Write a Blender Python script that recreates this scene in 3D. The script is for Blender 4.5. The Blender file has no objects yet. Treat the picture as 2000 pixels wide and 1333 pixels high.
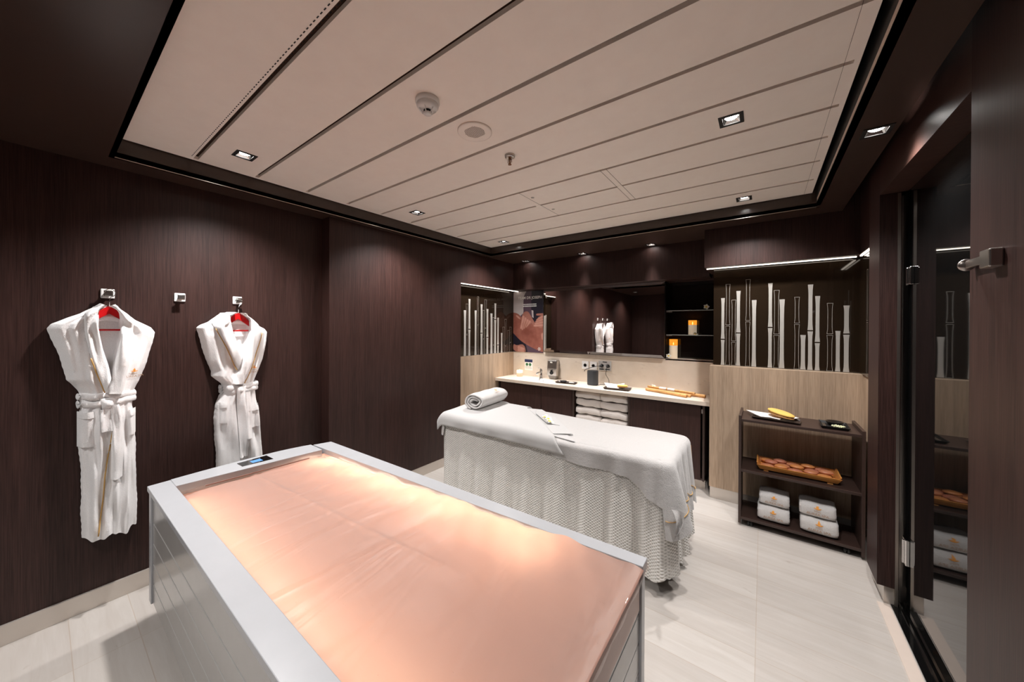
import bpy, math, random
from math import sin, cos, pi, sqrt, radians
from mathutils import Vector, Matrix
random.seed(4)
SC = bpy.context.scene
COL = SC.collection

# ------------------------------------------------------------------ camera
M = [None]*3
yaw, pit, rol = radians(-36.068), radians(-0.2003), radians(0.2549)
f = Vector((sin(yaw)*cos(pit), cos(yaw)*cos(pit), sin(pit)))
r0 = Vector((cos(yaw), -sin(yaw), 0)); u0 = r0.cross(f)
r = cos(rol)*r0 + sin(rol)*u0; u = -sin(rol)*r0 + cos(rol)*u0
cam = bpy.data.cameras.new('camera'); co = bpy.data.objects.new('camera', cam); COL.objects.link(co)
mw = Matrix((( r.x, u.x, -f.x, 0), (r.y, u.y, -f.y, 0), (r.z, u.z, -f.z, 1.55), (0, 0, 0, 1)))
co.matrix_world = mw
cam.sensor_width = 36; cam.lens = 673.07/2000*36; cam.shift_y = -0.01268; cam.clip_start = 0.02
SC.camera = co
vs = SC.view_settings
vs.view_transform = 'Standard'; vs.look = 'None'; vs.gamma = 1; vs.use_curve_mapping = False; vs.exposure = 1.36
wd = bpy.data.worlds.new('world'); SC.world = wd; wd.use_nodes = True
wd.node_tree.nodes['Background'].inputs[0].default_value = (0, 0, 0, 1)
SC.cycles.max_bounces = 10; SC.cycles.diffuse_bounces = 6
SC.cycles.sample_clamp_indirect = 4.0
SC.cycles.caustics_reflective = False; SC.cycles.caustics_refractive = False

# ------------------------------------------------------------------ materials
class NT:
    def __init__(s, name):
        s.m = bpy.data.materials.new(name); s.m.use_nodes = True
        s.t = s.m.node_tree; s.b = s.t.nodes['Principled BSDF']; s.out = s.t.nodes['Material Output']
        s.tc = None
    def n(s, ty, **k):
        x = s.t.nodes.new(ty)
        for a, v in k.items(): setattr(x, a, v)
        return x
    def l(s, a, b): s.t.links.new(a, b)
    def coord(s, kind='Object'):
        if not s.tc: s.tc = s.n('ShaderNodeTexCoord')
        return s.tc.outputs[kind]
    def mapped(s, scale, kind='Object', loc=(0, 0, 0), rot=(0, 0, 0)):
        mp = s.n('ShaderNodeMapping'); mp.inputs['Scale'].default_value = scale
        mp.inputs['Location'].default_value = loc; mp.inputs['Rotation'].default_value = rot
        s.l(s.coord(kind), mp.inputs[0]); return mp.outputs[0]
    def noise(s, vec, scale=1, detail=4, rough=.55, dist=0):
        x = s.n('ShaderNodeTexNoise'); x.inputs['Scale'].default_value = scale
        x.inputs['Detail'].default_value = detail; x.inputs['Roughness'].default_value = rough
        x.inputs['Distortion'].default_value = dist; s.l(vec, x.inputs['Vector']); return x.outputs['Fac']
    def ramp(s, fac, stops):
        x = s.n('ShaderNodeValToRGB'); e = x.color_ramp.elements
        while len(e) < len(stops): e.new(.5)
        for i, (p, c) in enumerate(stops):
            e[i].position = p; e[i].color = (c[0], c[1], c[2], 1)
        s.l(fac, x.inputs[0]); return x.outputs[0]
    def mix(s, fac, a, b, mode='MIX'):
        x = s.n('ShaderNodeMix', data_type='RGBA', blend_type=mode)
        for i, v in ((0, fac), (6, a), (7, b)):
            if hasattr(v, 'is_linked'): s.l(v, x.inputs[i])
            elif i == 0: x.inputs[0].default_value = v
            else: x.inputs[i].default_value = (v[0], v[1], v[2], 1)
        return x.outputs[2]
    def math(s, op, a, b=None):
        x = s.n('ShaderNodeMath', operation=op)
        for i, v in enumerate((a, b)):
            if v is None: continue
            if hasattr(v, 'is_linked'): s.l(v, x.inputs[i])
            else: x.inputs[i].default_value = v
        return x.outputs[0]
    def bump(s, h, strength=.3, dist=.01):
        x = s.n('ShaderNodeBump'); x.inputs['Strength'].default_value = strength
        x.inputs['Distance'].default_value = dist; s.l(h, x.inputs['Height']); s.l(x.outputs[0], s.b.inputs['Normal'])
    def set(s, **k):
        nm = dict(col='Base Color', rough='Roughness', metal='Metallic', spec='Specular IOR Level', trans='Transmission Weight',
                  ior='IOR', emit='Emission Color', estr='Emission Strength', coat='Coat Weight', croug='Coat Roughness',
                  sheen='Sheen Weight', alpha='Alpha', sss='Subsurface Weight')
        for a, v in k.items():
            i = s.b.inputs[nm[a]]
            if hasattr(v, 'is_linked'): s.l(v, i)
            elif isinstance(v, tuple): i.default_value = (v[0], v[1], v[2], 1)
            else: i.default_value = v
        return s

def plain(name, col, rough=.5, **k):
    t = NT(name); v = t.noise(t.mapped((1, 1, 1)), 14, 3)
    c = t.mix(.10, col, t.ramp(v, [(.3, tuple(x*.8 for x in col)), (.7, tuple(min(1, x*1.15) for x in col))]))
    t.set(col=c, rough=rough, **k); return t.m

def wood(name, dark, mid, light, rough=.42, ax=2, fine=70, bands=9, bumpk=.12, spec=.32):
    t = NT(name)
    def sc(a, b): v = [a, a, a]; v[ax] = b; return tuple(v)
    g = t.noise(t.mapped(sc(fine, 1.3)), 1, 7, .7, .5)
    b = t.noise(t.mapped(sc(bands, .12), loc=(3, 5, 1)), 1, 3, .6)
    g2 = t.noise(t.mapped(sc(fine*3.2, 5)), 1, 3, .6)
    c = t.ramp(g, [(.28, dark), (.5, mid), (.75, light)])
    c = t.mix(.5, c, t.ramp(b, [(.34, tuple(x*.55 for x in mid)), (.66, tuple(x*1.55 for x in mid))]), 'MIX')
    c = t.mix(.40, c, t.ramp(g2, [(.36, tuple(x*.7 for x in dark)), (.64, light)]))
    t.set(col=c, rough=rough, spec=spec); t.bump(g2, bumpk, .002); return t.m

W_DARK = wood('dark_wood', (.010, .004, .0032), (.032, .0135, .0108), (.066, .032, .027), .46, fine=95, bands=13)
W_DARKX = wood('dark_wood_across', (.020, .009, .007), (.045, .021, .016), (.08, .042, .034), .4, ax=0)
W_BROWN = plain('brown_laminate', (.045, .026, .021), .38)
W_LIGHT = wood('light_wood', (.32, .225, .15), (.46, .335, .235), (.60, .46, .34), .5, fine=90, bands=12)
SOFFIT = plain('soffit_brown', (.046, .027, .021), .30)
FASCIA = plain('fascia_brown', (.055, .036, .028), .22)
BLACK = plain('matte_black', (.006, .005, .005), .6)
CEIL = plain('ceiling_panel', (.95, .86, .79), .5)
GROOVE = plain('groove_brown', (.075, .030, .014), .7)
CHROME = plain('chrome', (.75, .74, .73), .12, metal=1.0)
STEEL = plain('brushed_steel', (.55, .52, .49), .28, metal=1.0)
TRIMM = plain('trim_metal', (.55, .50, .45), .3, metal=1.0)
BASE = plain('baseboard_steel', (.62, .57, .52), .22, metal=.55)
WHITE = plain('white_plastic', (.82, .81, .80), .35); LACQ = plain('white_lacquer', (.43, .44, .46), .28)
CREAM = plain('cream_paint', (.62, .50, .42), .45)
PANELG = plain('grey_panel', (.40, .39, .375), .2)
GREYD = plain('grey_plinth', (.16, .155, .15), .5)
BLKG = plain('black_glass', (.004, .004, .004), .03, spec=.62)
BRZG = plain('bronze_glass', (.020, .0125, .0075), .05)
ETCH = plain('etched_glass', (.44, .42, .39), .5)
MIRROR = plain('mirror_silver', (.80, .76, .74), .01, metal=1.0)
NICHEB = plain('niche_black', (.010, .007, .006), .08)
RED = plain('red_lacquer', (.55, .008, .010), .3)
GOLD = plain('gold_thread', (.60, .36, .12), .6)
ORANGE = plain('orange_thread', (.85, .36, .06), .6)
TAN = plain('tan_thread', (.50, .33, .22), .7)
BAMBOO = wood('bamboo', (.40, .19, .06), (.62, .33, .12), (.75, .46, .20), .35, ax=0, fine=40)
ORWOOD = wood('orange_wood', (.55, .20, .04), (.72, .30, .07), (.85, .42, .13), .4, ax=0, fine=30)
TRAYD = plain('dark_tray', (.035, .022, .018), .3)
SPKG = plain('speaker_grey', (.045, .050, .058), .55)
PAPER = plain('white_paper', (.84, .82, .79), .7)
NAVY = plain('navy_print', (.02, .03, .10), .5)
GREEN = plain('green_print', (.10, .35, .15), .5)
PETAL = plain('petal_white', (.88, .86, .78), .6)
YELLOW = plain('flower_yellow', (.88, .60, .05), .6)
PETALP = plain('petal_pink', (.88, .70, .66), .6)
LOOFAH = plain('loofah_yellow', (.80, .52, .13), .85)
WAX = plain('candle_wax', (.85, .70, .52), .5, sss=.0)
_w = NT('led_candle_wax'); _w.set(col=(.85, .70, .52), rough=.5, emit=(1, .80, .58), estr=.10); WAXL = _w.m
RUBBER = plain('black_rubber', (.012, .012, .012), .5)
PORC = plain('porcelain', (.82, .81, .79), .12)
LEAFG = plain('leaf_green', (.45, .55, .12), .6)

def floor_mat():
    t = NT('floor_planks'); ob = t.coord('Object')
    mp = t.mapped((1, 1, 1), loc=(.021+1.235*6, -.0902+.21*20, 0))
    br = t.n('ShaderNodeTexBrick'); br.offset = 0; br.squash = 1
    for k, v in (('Scale', 1.0), ('Brick Width', 1.235), ('Row Height', .21), ('Mortar Size', .0018), ('Mortar Smooth', .2), ('Bias', 0)):
        br.inputs[k].default_value = v
    br.inputs['Color1'].default_value = (.53, .50, .475, 1); br.inputs['Color2'].default_value = (.60, .575, .55, 1)
    br.inputs['Mortar'].default_value = (.50, .44, .39, 1)
    t.l(mp, br.inputs['Vector'])
    g = t.noise(t.mapped((2.2, 26, 1)), 1, 6, .65, .8)
    k = t.noise(t.mapped((2.4, 9, 1), loc=(4, 2, 0)), 1, 5, .6, 1.2)
    c = t.mix(.6, br.outputs['Color'], t.ramp(g, [(.25, (.76, .70, .64)), (.75, (1.0, .98, .95))]), 'MULTIPLY')
    c = t.mix(.9, c, t.ramp(k, [(.66, (1, 1, 1)), (.80, (.60, .52, .46))]), 'MULTIPLY')
    t.set(col=c, rough=.33); t.bump(br.outputs['Fac'], .25, -.002); return t.m
FLOOR = floor_mat()

def marble_mat():
    t = NT('cream_marble'); n1 = t.noise(t.mapped((1, 1, 1)), 3.2, 5, .6)
    n2 = t.noise(t.mapped((5, 5, 17), rot=(0, .35, 0)), 1, 6, .6, 1.5)
    c = t.ramp(n1, [(.3, (.66, .565, .465)), (.7, (.76, .67, .575))])
    c = t.mix(.6, c, t.ramp(n2, [(.62, (1, 1, 1)), (.75, (.58, .53, .50))]), 'MULTIPLY')
    t.set(col=c, rough=.3); return t.m
MARBLE = marble_mat()

def terry(name, col, scale=260, strength=.55, low=.72):
    t = NT(name); n1 = t.noise(t.mapped((1, 1, 1)), scale, 3, .6); n2 = t.noise(t.mapped((1, 1, 1)), 28, 4, .6)
    h = t.math('ADD', n1, t.math('MULTIPLY', n2, 1.2))
    c = t.mix(.5, col, t.ramp(n1, [(.25, tuple(x*low for x in col)), (.6, col)]))
    t.set(col=c, rough=.95, spec=.1, sheen=.3); t.bump(h, strength, .006); return t.m
TERRY = terry('terry_white', (.585, .57, .56))
TERRYR = terry('terry_robe', (.94, .93, .93), 230, .42, .86); TERRYM = terry('terry_mid', (.72, .705, .695))
TERRYW = terry('terry_warm', (.74, .69, .65), 200)
SMOOTHC = terry('woven_white', (.56, .555, .55), 500, .12)

def honeycomb():
    t = NT('honeycomb_cotton'); uv = t.n('ShaderNodeUVMap'); sp = t.n('ShaderNodeSeparateXYZ'); t.l(uv.outputs[0], sp.inputs[0])
    U = t.math('MULTIPLY', sp.outputs[0], 2*pi/.023); V = t.math('MULTIPLY', sp.outputs[1], 2*pi/.018)
    h = t.math('MULTIPLY', t.math('COSINE', U), t.math('COSINE', V))
    h = t.math('ADD', t.math('MULTIPLY', h, .5), .5)
    c = t.ramp(h, [(.10, (.52, .50, .47)), (.5, (.80, .785, .75))])
    t.set(col=c, rough=.9, spec=.1, sheen=.2); t.bump(h, .8, .006); return t.m
HONEY = honeycomb()

def membrane():
    t = NT('pink_water_membrane')
    n1 = t.noise(t.mapped((3.8, 1.1, 1), rot=(0, 0, .45)), 1.6, 3, .5, .9)
    n2 = t.noise(t.mapped((1, 1, 1)), 110, 2, .5)
    drops = t.ramp(n2, [(.72, (0, 0, 0)), (.76, (1, 1, 1))])
    h = t.math('ADD', t.math('MULTIPLY', n1, 1.0), t.math('MULTIPLY', drops, .08))
    bp = t.n('ShaderNodeBump'); bp.inputs['Strength'].default_value = .5; bp.inputs['Distance'].default_value = .03
    t.l(h, bp.inputs['Height'])
    d = t.n('ShaderNodeBsdfDiffuse'); d.inputs[0].default_value = (.42, .29, .25, 1)
    tr = t.n('ShaderNodeBsdfTranslucent'); tr.inputs[0].default_value = (.84, .56, .45, 1)
    gl = t.n('ShaderNodeBsdfGlossy'); gl.inputs['Roughness'].default_value = .42; gl.inputs[0].default_value = (1, 1, 1, 1)
    for x in (d, gl): t.l(bp.outputs[0], x.inputs['Normal'])
    m1 = t.n('ShaderNodeMixShader'); m1.inputs[0].default_value = .42; t.l(d.outputs[0], m1.inputs[1]); t.l(tr.outputs[0], m1.inputs[2])
    fr = t.n('ShaderNodeFresnel'); fr.inputs[0].default_value = 1.28
    m2 = t.n('ShaderNodeMixShader'); t.l(fr.outputs[0], m2.inputs[0]); t.l(m1.outputs[0], m2.inputs[1]); t.l(gl.outputs[0], m2.inputs[2])
    t.l(m2.outputs[0], t.out.inputs[0]); return t.m
MEMB = membrane()

def emis(name, col, s):
    t = NT(name); t.set(col=(0, 0, 0), emit=col, estr=s); return t.m
LENS = emis('lamp_lens', (1, .97, .93), 25)
LED = emis('led_warm', (1, .88, .74), 2.6)
LEDG = emis('led_gold', (1, .86, .70), 5)
FLAME = emis('flame', (1, .50, .12), 14)
WAXGLOW = emis('wax_glow', (1, .34, .03), .42)
_g = NT('wax_glow_rim'); _e = _g.n('ShaderNodeEmission'); _e.inputs[0].default_value = (1, .34, .03, 1); _e.inputs[1].default_value = .42
_t = _g.n('ShaderNodeBsdfTransparent'); _x = _g.n('ShaderNodeMixShader'); _x.inputs[0].default_value = .30
_g.l(_e.outputs[0], _x.inputs[1]); _g.l(_t.outputs[0], _x.inputs[2]); _g.l(_x.outputs[0], _g.out.inputs[0]); WAXGLOW = _g.m
WAXTOP = emis('wax_top_glow', (1, .80, .50), 1.0)
LCD = emis('lcd_blue', (.10, .28, .62), .7)
def glassm(name, col=(1, 1, 1), rough=0.0):
    t = NT(name)
    g = t.n('ShaderNodeBsdfGlossy'); g.inputs['Roughness'].default_value = .02
    tr = t.n('ShaderNodeBsdfTransparent'); tr.inputs[0].default_value = (*col, 1)
    fr = t.n('ShaderNodeFresnel'); fr.inputs[0].default_value = 1.45
    m = t.n('ShaderNodeMixShader'); t.l(fr.outputs[0], m.inputs[0]); t.l(tr.outputs[0], m.inputs[1]); t.l(g.outputs[0], m.inputs[2])
    t.l(m.outputs[0], t.out.inputs[0]); return t.m
GLASS = glassm('clear_glass', (.90, .93, .92))
PLASTIC = glassm('clear_film', (.90, .82, .80))

# ------------------------------------------------------------------ mesh helpers
def wloc(o):
    v = Vector((0, 0, 0))
    while o: v = v + o.location; o = o.parent
    return v
class MB:
    def __init__(s): s.v = []; s.f = []; s.mi = []; s.uv = {}; s.cur = 0
    def add(s, vs, fs):
        o = len(s.v); s.v += [tuple(p) for p in vs]
        for fc in fs: s.f.append(tuple(i+o for i in fc)); s.mi.append(s.cur)
        return o
    def box(s, x0, x1, y0, y1, z0, z1):
        vs = [(x, y, z) for z in (z0, z1) for y in (y0, y1) for x in (x0, x1)]
        s.add(vs, [(0, 2, 3, 1), (4, 5, 7, 6), (0, 1, 5, 4), (2, 6, 7, 3), (0, 4, 6, 2), (1, 3, 7, 5)]); return s
    def tube(s, pts, r, seg=10, cap=True, flat=1.0, up=(0, 0, 1), closed=False):
        pts = [Vector(p) for p in pts]; n = len(pts); R = r if isinstance(r, (list, tuple)) else [r]*n
        vs = []
        for i, p in enumerate(pts):
            a = pts[(i-1) % n] if (i or closed) else pts[0]; b = pts[(i+1) % n] if (i < n-1 or closed) else pts[-1]
            t = (b-a).normalized(); U = Vector(up)
            if abs(t.dot(U)) > .95: U = Vector((1, 0, 0)) if abs(t.x) < .9 else Vector((0, 1, 0))
            sd = t.cross(U).normalized(); uu = sd.cross(t)
            for k in range(seg):
                an = 2*pi*k/seg; vs.append(p+sd*cos(an)*R[i]+uu*sin(an)*R[i]*flat)
        fs = []
        for i in range(n if closed else n-1):
            j = (i+1) % n
            for k in range(seg):
                k2 = (k+1) % seg; fs.append((i*seg+k, i*seg+k2, j*seg+k2, j*seg+k))
        if cap and not closed:
            fs.append(tuple(range(seg))[::-1]); fs.append(tuple((n-1)*seg+k for k in range(seg)))
        s.add(vs, fs); return s
    def lathe(s, prof, c, seg=24, axis='z', sx=1, sy=1):
        vs = []; n = len(prof)
        for (rr, h) in prof:
            for k in range(seg):
                a = 2*pi*k/seg; x, y = rr*cos(a)*sx, rr*sin(a)*sy
                if axis == 'z': vs.append((c[0]+x, c[1]+y, c[2]+h))
                elif axis == 'y': vs.append((c[0]+x, c[1]+h, c[2]+y))
                else: vs.append((c[0]+h, c[1]+x, c[2]+y))
        fs = [(i*seg+k, i*seg+(k+1) % seg, (i+1)*seg+(k+1) % seg, (i+1)*seg+k) for i in range(n-1) for k in range(seg)]
        if prof[0][0] > 1e-5: fs.append(tuple(range(seg))[::-1])
        if prof[-1][0] > 1e-5: fs.append(tuple((n-1)*seg+k for k in range(seg)))
        s.add(vs, fs); return s
    def prism(s, poly, z0, z1, plane='xy'):
        n = len(poly); vs = []
        for z in (z0, z1):
            for a, b in poly:
                vs.append({'xy': (a, b, z), 'xz': (a, z, b), 'yz': (z, a, b)}[plane])
        s.add(vs, [tuple(range(n))[::-1], tuple(range(n, 2*n))]+[(i, (i+1) % n, n+(i+1) % n, n+i) for i in range(n)]); return s
    def grid(s, fn, nu, nv, uvf=None, wrap=False):
        vs = [fn(i/(nu if wrap else nu-1), j/(nv-1)) for j in range(nv) for i in range(nu)]
        fs = []
        for j in range(nv-1):
            for i in range(nu if wrap else nu-1):
                i2 = (i+1) % nu; fs.append((j*nu+i, j*nu+i2, (j+1)*nu+i2, (j+1)*nu+i))
        o = s.add(vs, fs)
        if uvf:
            for j in range(nv):
                for i in range(nu): s.uv[o+j*nu+i] = uvf(i/(nu-1), j/(nv-1))
        return s
    def build(s, name, mat, parent=None, smooth=False, bevel=0, sub=0, world=True):
        off = wloc(parent) if (parent and world) else Vector((0, 0, 0))
        me = bpy.data.meshes.new(name); me.from_pydata([Vector(p)-off for p in s.v], [], s.f)
        mats = mat if isinstance(mat, (list, tuple)) else [mat]
        for m in mats: me.materials.append(m)
        if len(mats) > 1: me.polygons.foreach_set('material_index', s.mi)
        if s.uv:
            ul = me.uv_layers.new(name='UVMap')
            for lp in me.loops: ul.data[lp.index].uv = s.uv.get(lp.vertex_index, (0, 0))
        import bmesh
        bm = bmesh.new(); bm.from_mesh(me); bmesh.ops.recalc_face_normals(bm, faces=bm.faces); bm.to_mesh(me); bm.free()
        if smooth: me.polygons.foreach_set('use_smooth', [True]*len(me.polygons))
        me.update()
        o = bpy.data.objects.new(name, me); COL.objects.link(o)
        if parent: o.parent = parent
        if bevel:
            b = o.modifiers.new('bevel', 'BEVEL'); b.width = bevel; b.segments = 2; b.limit_method = 'ANGLE'
        if sub:
            b = o.modifiers.new('sub', 'SUBSURF'); b.levels = sub; b.render_levels = sub
        return o
def thing(name, label, cat, loc=(0, 0, 0), group=None):
    o = bpy.data.objects.new(name, None); COL.objects.link(o); o.location = loc; o.empty_display_size = .05
    o['label'] = label; o['category'] = cat
    if group: o['group'] = group
    return o
def tag(o, label, cat, group=None):
    o['label'] = label; o['category'] = cat
    if group: o['group'] = group
    return o
def structure(o): o['kind'] = 'structure'; return o
def copy_tree(o, parent=None):
    c = o.copy(); COL.objects.link(c)
    if parent: c.parent = parent
    for ch in list(o.children): copy_tree(ch, c)
    return c
def B(x0, x1, y0, y1, z0, z1): return MB().box(x0, x1, y0, y1, z0, z1)
def lerp(a, b, t): return a+(b-a)*t
def interp(tab, x):   # tab sorted by key: [(key, value)]
    if x <= tab[0][0]: return tab[0][1]
    for (a, va), (b, vb) in zip(tab, tab[1:]):
        if x <= b: return va+(vb-va)*((x-a)/(b-a) if b > a else 0)
    return tab[-1][1]

def text_mesh(txt, size, bold=False):
    cu = bpy.data.curves.new('lettering', 'FONT'); cu.body = txt; cu.size = size; cu.align_x = 'CENTER'; cu.resolution_u = 3
    if bold: cu.offset = size*.02
    o = bpy.data.objects.new('lettering', cu); COL.objects.link(o)
    bpy.context.view_layer.update()
    me = bpy.data.meshes.new_from_object(o.evaluated_get(bpy.context.evaluated_depsgraph_get()))
    bpy.data.objects.remove(o); vs = [tuple(v.co) for v in me.vertices]; fs = [tuple(p.vertices) for p in me.polygons]
    bpy.data.meshes.remove(me); return vs, fs
def put_text(txt, size, fn, name, mat, parent, bold=False):
    vs, fs = text_mesh(txt, size, bold); mb = MB(); mb.add([fn(v[0], v[1]) for v in vs], fs)
    return mb.build(name, mat, parent)
def lotus_polys(w):
    P = []
    P.append([(-.5, .16), (-.34, 0.0), (0, -.10), (.34, 0.0), (.5, .16), (.2, .12), (0, .02), (-.2, .12)])
    P.append([(-.13, .08), (-.2, .28), (0, .62), (.16, .30), (.13, .08), (0, .02)])
    return [[(a*w, b*w) for a, b in p] for p in P]
def logo(fn, w, parent, lines=('MSC', 'AUREA SPA')):
    mb = MB()
    for p in lotus_polys(w*.36):
        mb.add([fn(a, b+w*.24) for a, b in p], [tuple(range(len(p)))])
    mb.build('embroidered_emblem', ORANGE, parent)
    put_text(lines[0], w*.16, lambda a, b: fn(a, b+w*.05), 'embroidered_lettering', TAN, parent)
    if len(lines) > 1: put_text(lines[1], w*.20, lambda a, b: fn(a, b-w*.14), 'embroidered_lettering', TAN, parent)

# ------------------------------------------------------------------ room shell
LX, PX, RX = -2.96, -2.84, .53
NY = -1.7
structure(B(LX-.1, RX+.3, NY-.1, 4.4, -.05, 0).build('floor', FLOOR))
structure(B(LX-.1, LX, NY-.1, 4.3, 0, 2.8).build('wall_left', W_DARK))
# proud wall panel + header over the bamboo glass
structure(B(LX, PX, 1.384, 2.887, .10, 2.62).build('trim_1', W_DARK))
structure(B(LX, PX, 2.887, 4.1, 2.062, 2.62).build('trim_2', W_DARK))
structure(B(LX, LX+.012, NY, 1.384, 0, .10).build('baseboard_left', BASE, bevel=.002))
structure(B(LX, PX-.004, 1.384, 2.887, 0, .10).build('baseboard_left_panel', BASE, bevel=.002))
m = MB(); m.box(LX-.1, -.874, 4.1, 4.36, 0, 2.8); m.box(-.391, RX+.3, 4.1, 4.36, 0, 2.8); m.box(-.874, -.391, 4.1, 4.36, 0, 1.195); m.box(-.874, -.391, 4.1, 4.36, 2.058, 2.8); m.box(-.874, -.391, 4.26, 4.36, 1.195, 2.058)
structure(m.build('wall_back', W_DARK))
structure(B(PX, -.434, 3.925, 4.1, 2.062, 2.62).build('trim_3', W_DARK))
structure(B(LX, RX, NY-.1, NY, 0, 2.8).build('wall_front', W_DARK))
# right hand block of the back wall: light wood below, glass above, dark header
structure(B(-.391, .62, 3.604, 4.1, .105, 1.205).build('trim_4', W_LIGHT))
structure(B(-.385, .62, 3.610, 4.1, 0, .105).build('baseboard_back', BASE))
structure(B(-.373, .62, 3.72, 4.1, 1.205, 2.09).build('trim_5', W_BROWN))
structure(B(-.434, .62, 3.56, 4.1, 2.095, 2.62).build('trim_6', W_DARK))
structure(B(.61, .8, 3.03, 4.1, .105, 1.205).build('trim_7', W_LIGHT))
structure(B(.61, .8, 3.03, 4.1, 1.205, 2.80).build('wall_right_niche', W_BROWN))
structure(B(.575, .61, 3.03, 3.62, 2.095, 2.62).build('trim_8', W_DARK))
structure(B(.615, .8, 3.03, 4.1, 0, .105).build('baseboard_right', BASE))
# right wall with the door opening
structure(B(RX, .615, 2.80, 3.03, .10, 2.80).build('wall_right_pillar', W_DARK))
structure(B(RX+.03, .60, 2.81, 3.03, 0, .10).build('baseboard_right_pillar', BASE))
structure(B(.60, .612, 2.797, 2.803, 0.0, 2.30).build('trim_9', TRIMM))
structure(B(.612, .70, 2.862, 2.870, 0, 2.30).build('trim_19', BASE))
structure(B(RX, .8, 1.74, 2.80, 2.305, 2.80).build('wall_right_lintel', W_DARKX))
structure(B(RX, .8, NY-.1, 1.74, 0, 2.80).build('wall_right', W_DARK))
structure(B(.70, .8, 1.74, 3.03, 0, 2.80).build('wall_right_outer', BLACK))
structure(B(RX, .580, 1.74, 2.80, 0, .004).build('trim_10', plain('threshold_stone', (.66, .56, .49), .35)))
structure(B(.586, .70, 1.74, 2.86, 0, .006).build('trim_11', BLKG))
structure(B(.618, .628, 1.74, 2.86, .006, .012).build('trim_12', CHROME))
# glass door
def glass_door():
    d = structure(B(.635, .645, 1.66, 2.748, .014, 2.30).build('door_1', BLKG))
    for (y, z0, z1) in ((2.70, 1.782, 1.876), (2.735, .285, .42)):
        m = MB().box(.620, .635, y-.02, y+.045, z0, z1); m.box(.612, .620, y+.0, y+.012, z0+.004, z1-.004)
        m.build('door_hinge', CHROME, d, bevel=.002)
    structure(B(.635, .645, 2.753, 2.86, .014, 2.30).build('window_1', BLKG))
    return d
glass_door()
t = thing('door_stop', 'brushed metal door stop bracket screwed to the dark wood wall at the right edge', 'door stop', (RX, 1.60, 1.72))
m = B(.503, .53, 1.545, 1.600, 1.722, 1.774); m.build('bracket_block', STEEL, t, bevel=.004)
B(.508, .516, 1.60, 1.700, 1.737, 1.762).build('arm', STEEL, t, bevel=.003)
MB().lathe([(.001, 0), (.017, 0), (.019, .004), (.017, .009), (.001, .009)], (.512, 1.70, 1.749), 20, 'y').build('rubber_pad', STEEL, t, smooth=True)

HOLES = [(-2.442, .705), (-2.437, 1.937), (-2.45, 3.190), (-.128, 1.938), (-.123, 3.180), (-.128, .705),
         (.408, 2.217), (-2.582, 3.855), (-1.763, 3.855), (-.974, 3.855), (-2.60, -.75), (-1.30, -.60), (-.10, -.60)]
def holed(m, x0, x1, y0, y1, z0, z1):
    hs = sorted([h for h in HOLES if x0 < h[0] < x1 and y0 < h[1] < y1]); q = .046; c = x0
    for hx, hy in hs:
        m.box(c, hx-q, y0, y1, z0, z1); m.box(hx-q, hx+q, y0, hy-q, z0, z1)
        if hy+q < y1: m.box(hx-q, hx+q, hy+q, y1, z0, z1)
        c = hx+q
    m.box(c, x1, y0, y1, z0, z1)
# ceiling: soffit ring with raised tray
SZ = 2.436
hx0, hx1, hy0, hy1 = -2.77, .31, .235, 3.345
m = MB()
for (a, b, c, d) in ((LX+.0, hx0, NY, 4.05), (hx1, .478, NY, 4.05), (hx0, hx1, NY, hy0), (hx0, hx1, hy1, 4.05)):
    holed(m, a, b, c, d, SZ, SZ+.03)
ceiling = structure(m.build('ceiling', SOFFIT))
m = MB()
m.box(hx0-.02, hx0, hy0-.02, hy1+.02, SZ, 2.66); m.box(hx0-.02, hx1+.02, hy1, hy1+.02, SZ, 2.66); m.box(hx0-.02, hx1+.02, hy0-.02, hy0, SZ, 2.66)
m.build('tray_fascia', FASCIA, ceiling)
m = MB(); m.box(hx1, hx1+.02, hy0, hy1-.03, SZ, SZ+.055)
m.build('tray_fascia_right', CREAM, ceiling)
B(hx1, hx1+.02, hy0, hy1+.02, SZ+.055, 2.66).build('tray_fascia_shade', BLACK, ceiling)  # upper fascia coloured black to stand in for shade behind the panel edge
B(LX-.1, .83, NY-.1, 4.36, 2.66, 2.80).build('ceiling_slab', BLACK, ceiling)
m = MB(); w = .0035
m.box(hx0-w, hx0+w, hy0, hy1, SZ-.002, SZ+.002); m.box(hx0, hx1, hy1-w, hy1+w, SZ-.002, SZ+.002)
m.build('edge_trim', TRIMM, ceiling)
# panels
PZ = 2.54
gy = [.560, .866, 1.176, 1.483, 1.789, 2.099, 2.410, 2.725, 3.045]
px0, px1, py0, py1 = -2.757, .286, .255, 3.333
m = MB(); prev = py0
for g in gy+[py1+.02]:
    holed(m, px0, px1, prev, g-.022 if g < py1 else py1, PZ, PZ+.018); prev = g
for g in gy:
    m.box(px0, px0+.026, g-.022, g, PZ, PZ+.018); m.box(.267, px1, g-.022, g, PZ, PZ+.018)
m.box(-1.51, -1.467, 2.39, 2.41, PZ, PZ+.018); m.box(-.835, -.80, 2.39, 2.41, PZ, PZ+.018)
m.build('ceiling_panel', CEIL, ceiling)
B(px0+.01, px1-.01, py0+.01, py1-.01, PZ+.024, PZ+.04).build('groove_backing', GROOVE, ceiling)
m = MB()
for x in (-1.466, -.838, -.800): m.box(x-.0012, x+.0012, 2.09, 2.705, PZ-.0006, PZ+.0002)
m.box(.2395, .2405, py0, py1, PZ-.0006, PZ+.0002)
m.build('access_panel_joint', GROOVE, ceiling)
for y in (2.224, 2.543):
    MB().lathe([(.001, -.004), (.010, -.004), (.013, 0)], (-1.43, y, PZ), 16).build('access_latch', STEEL, ceiling, smooth=True)
m = MB(); x = -2.70
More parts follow.
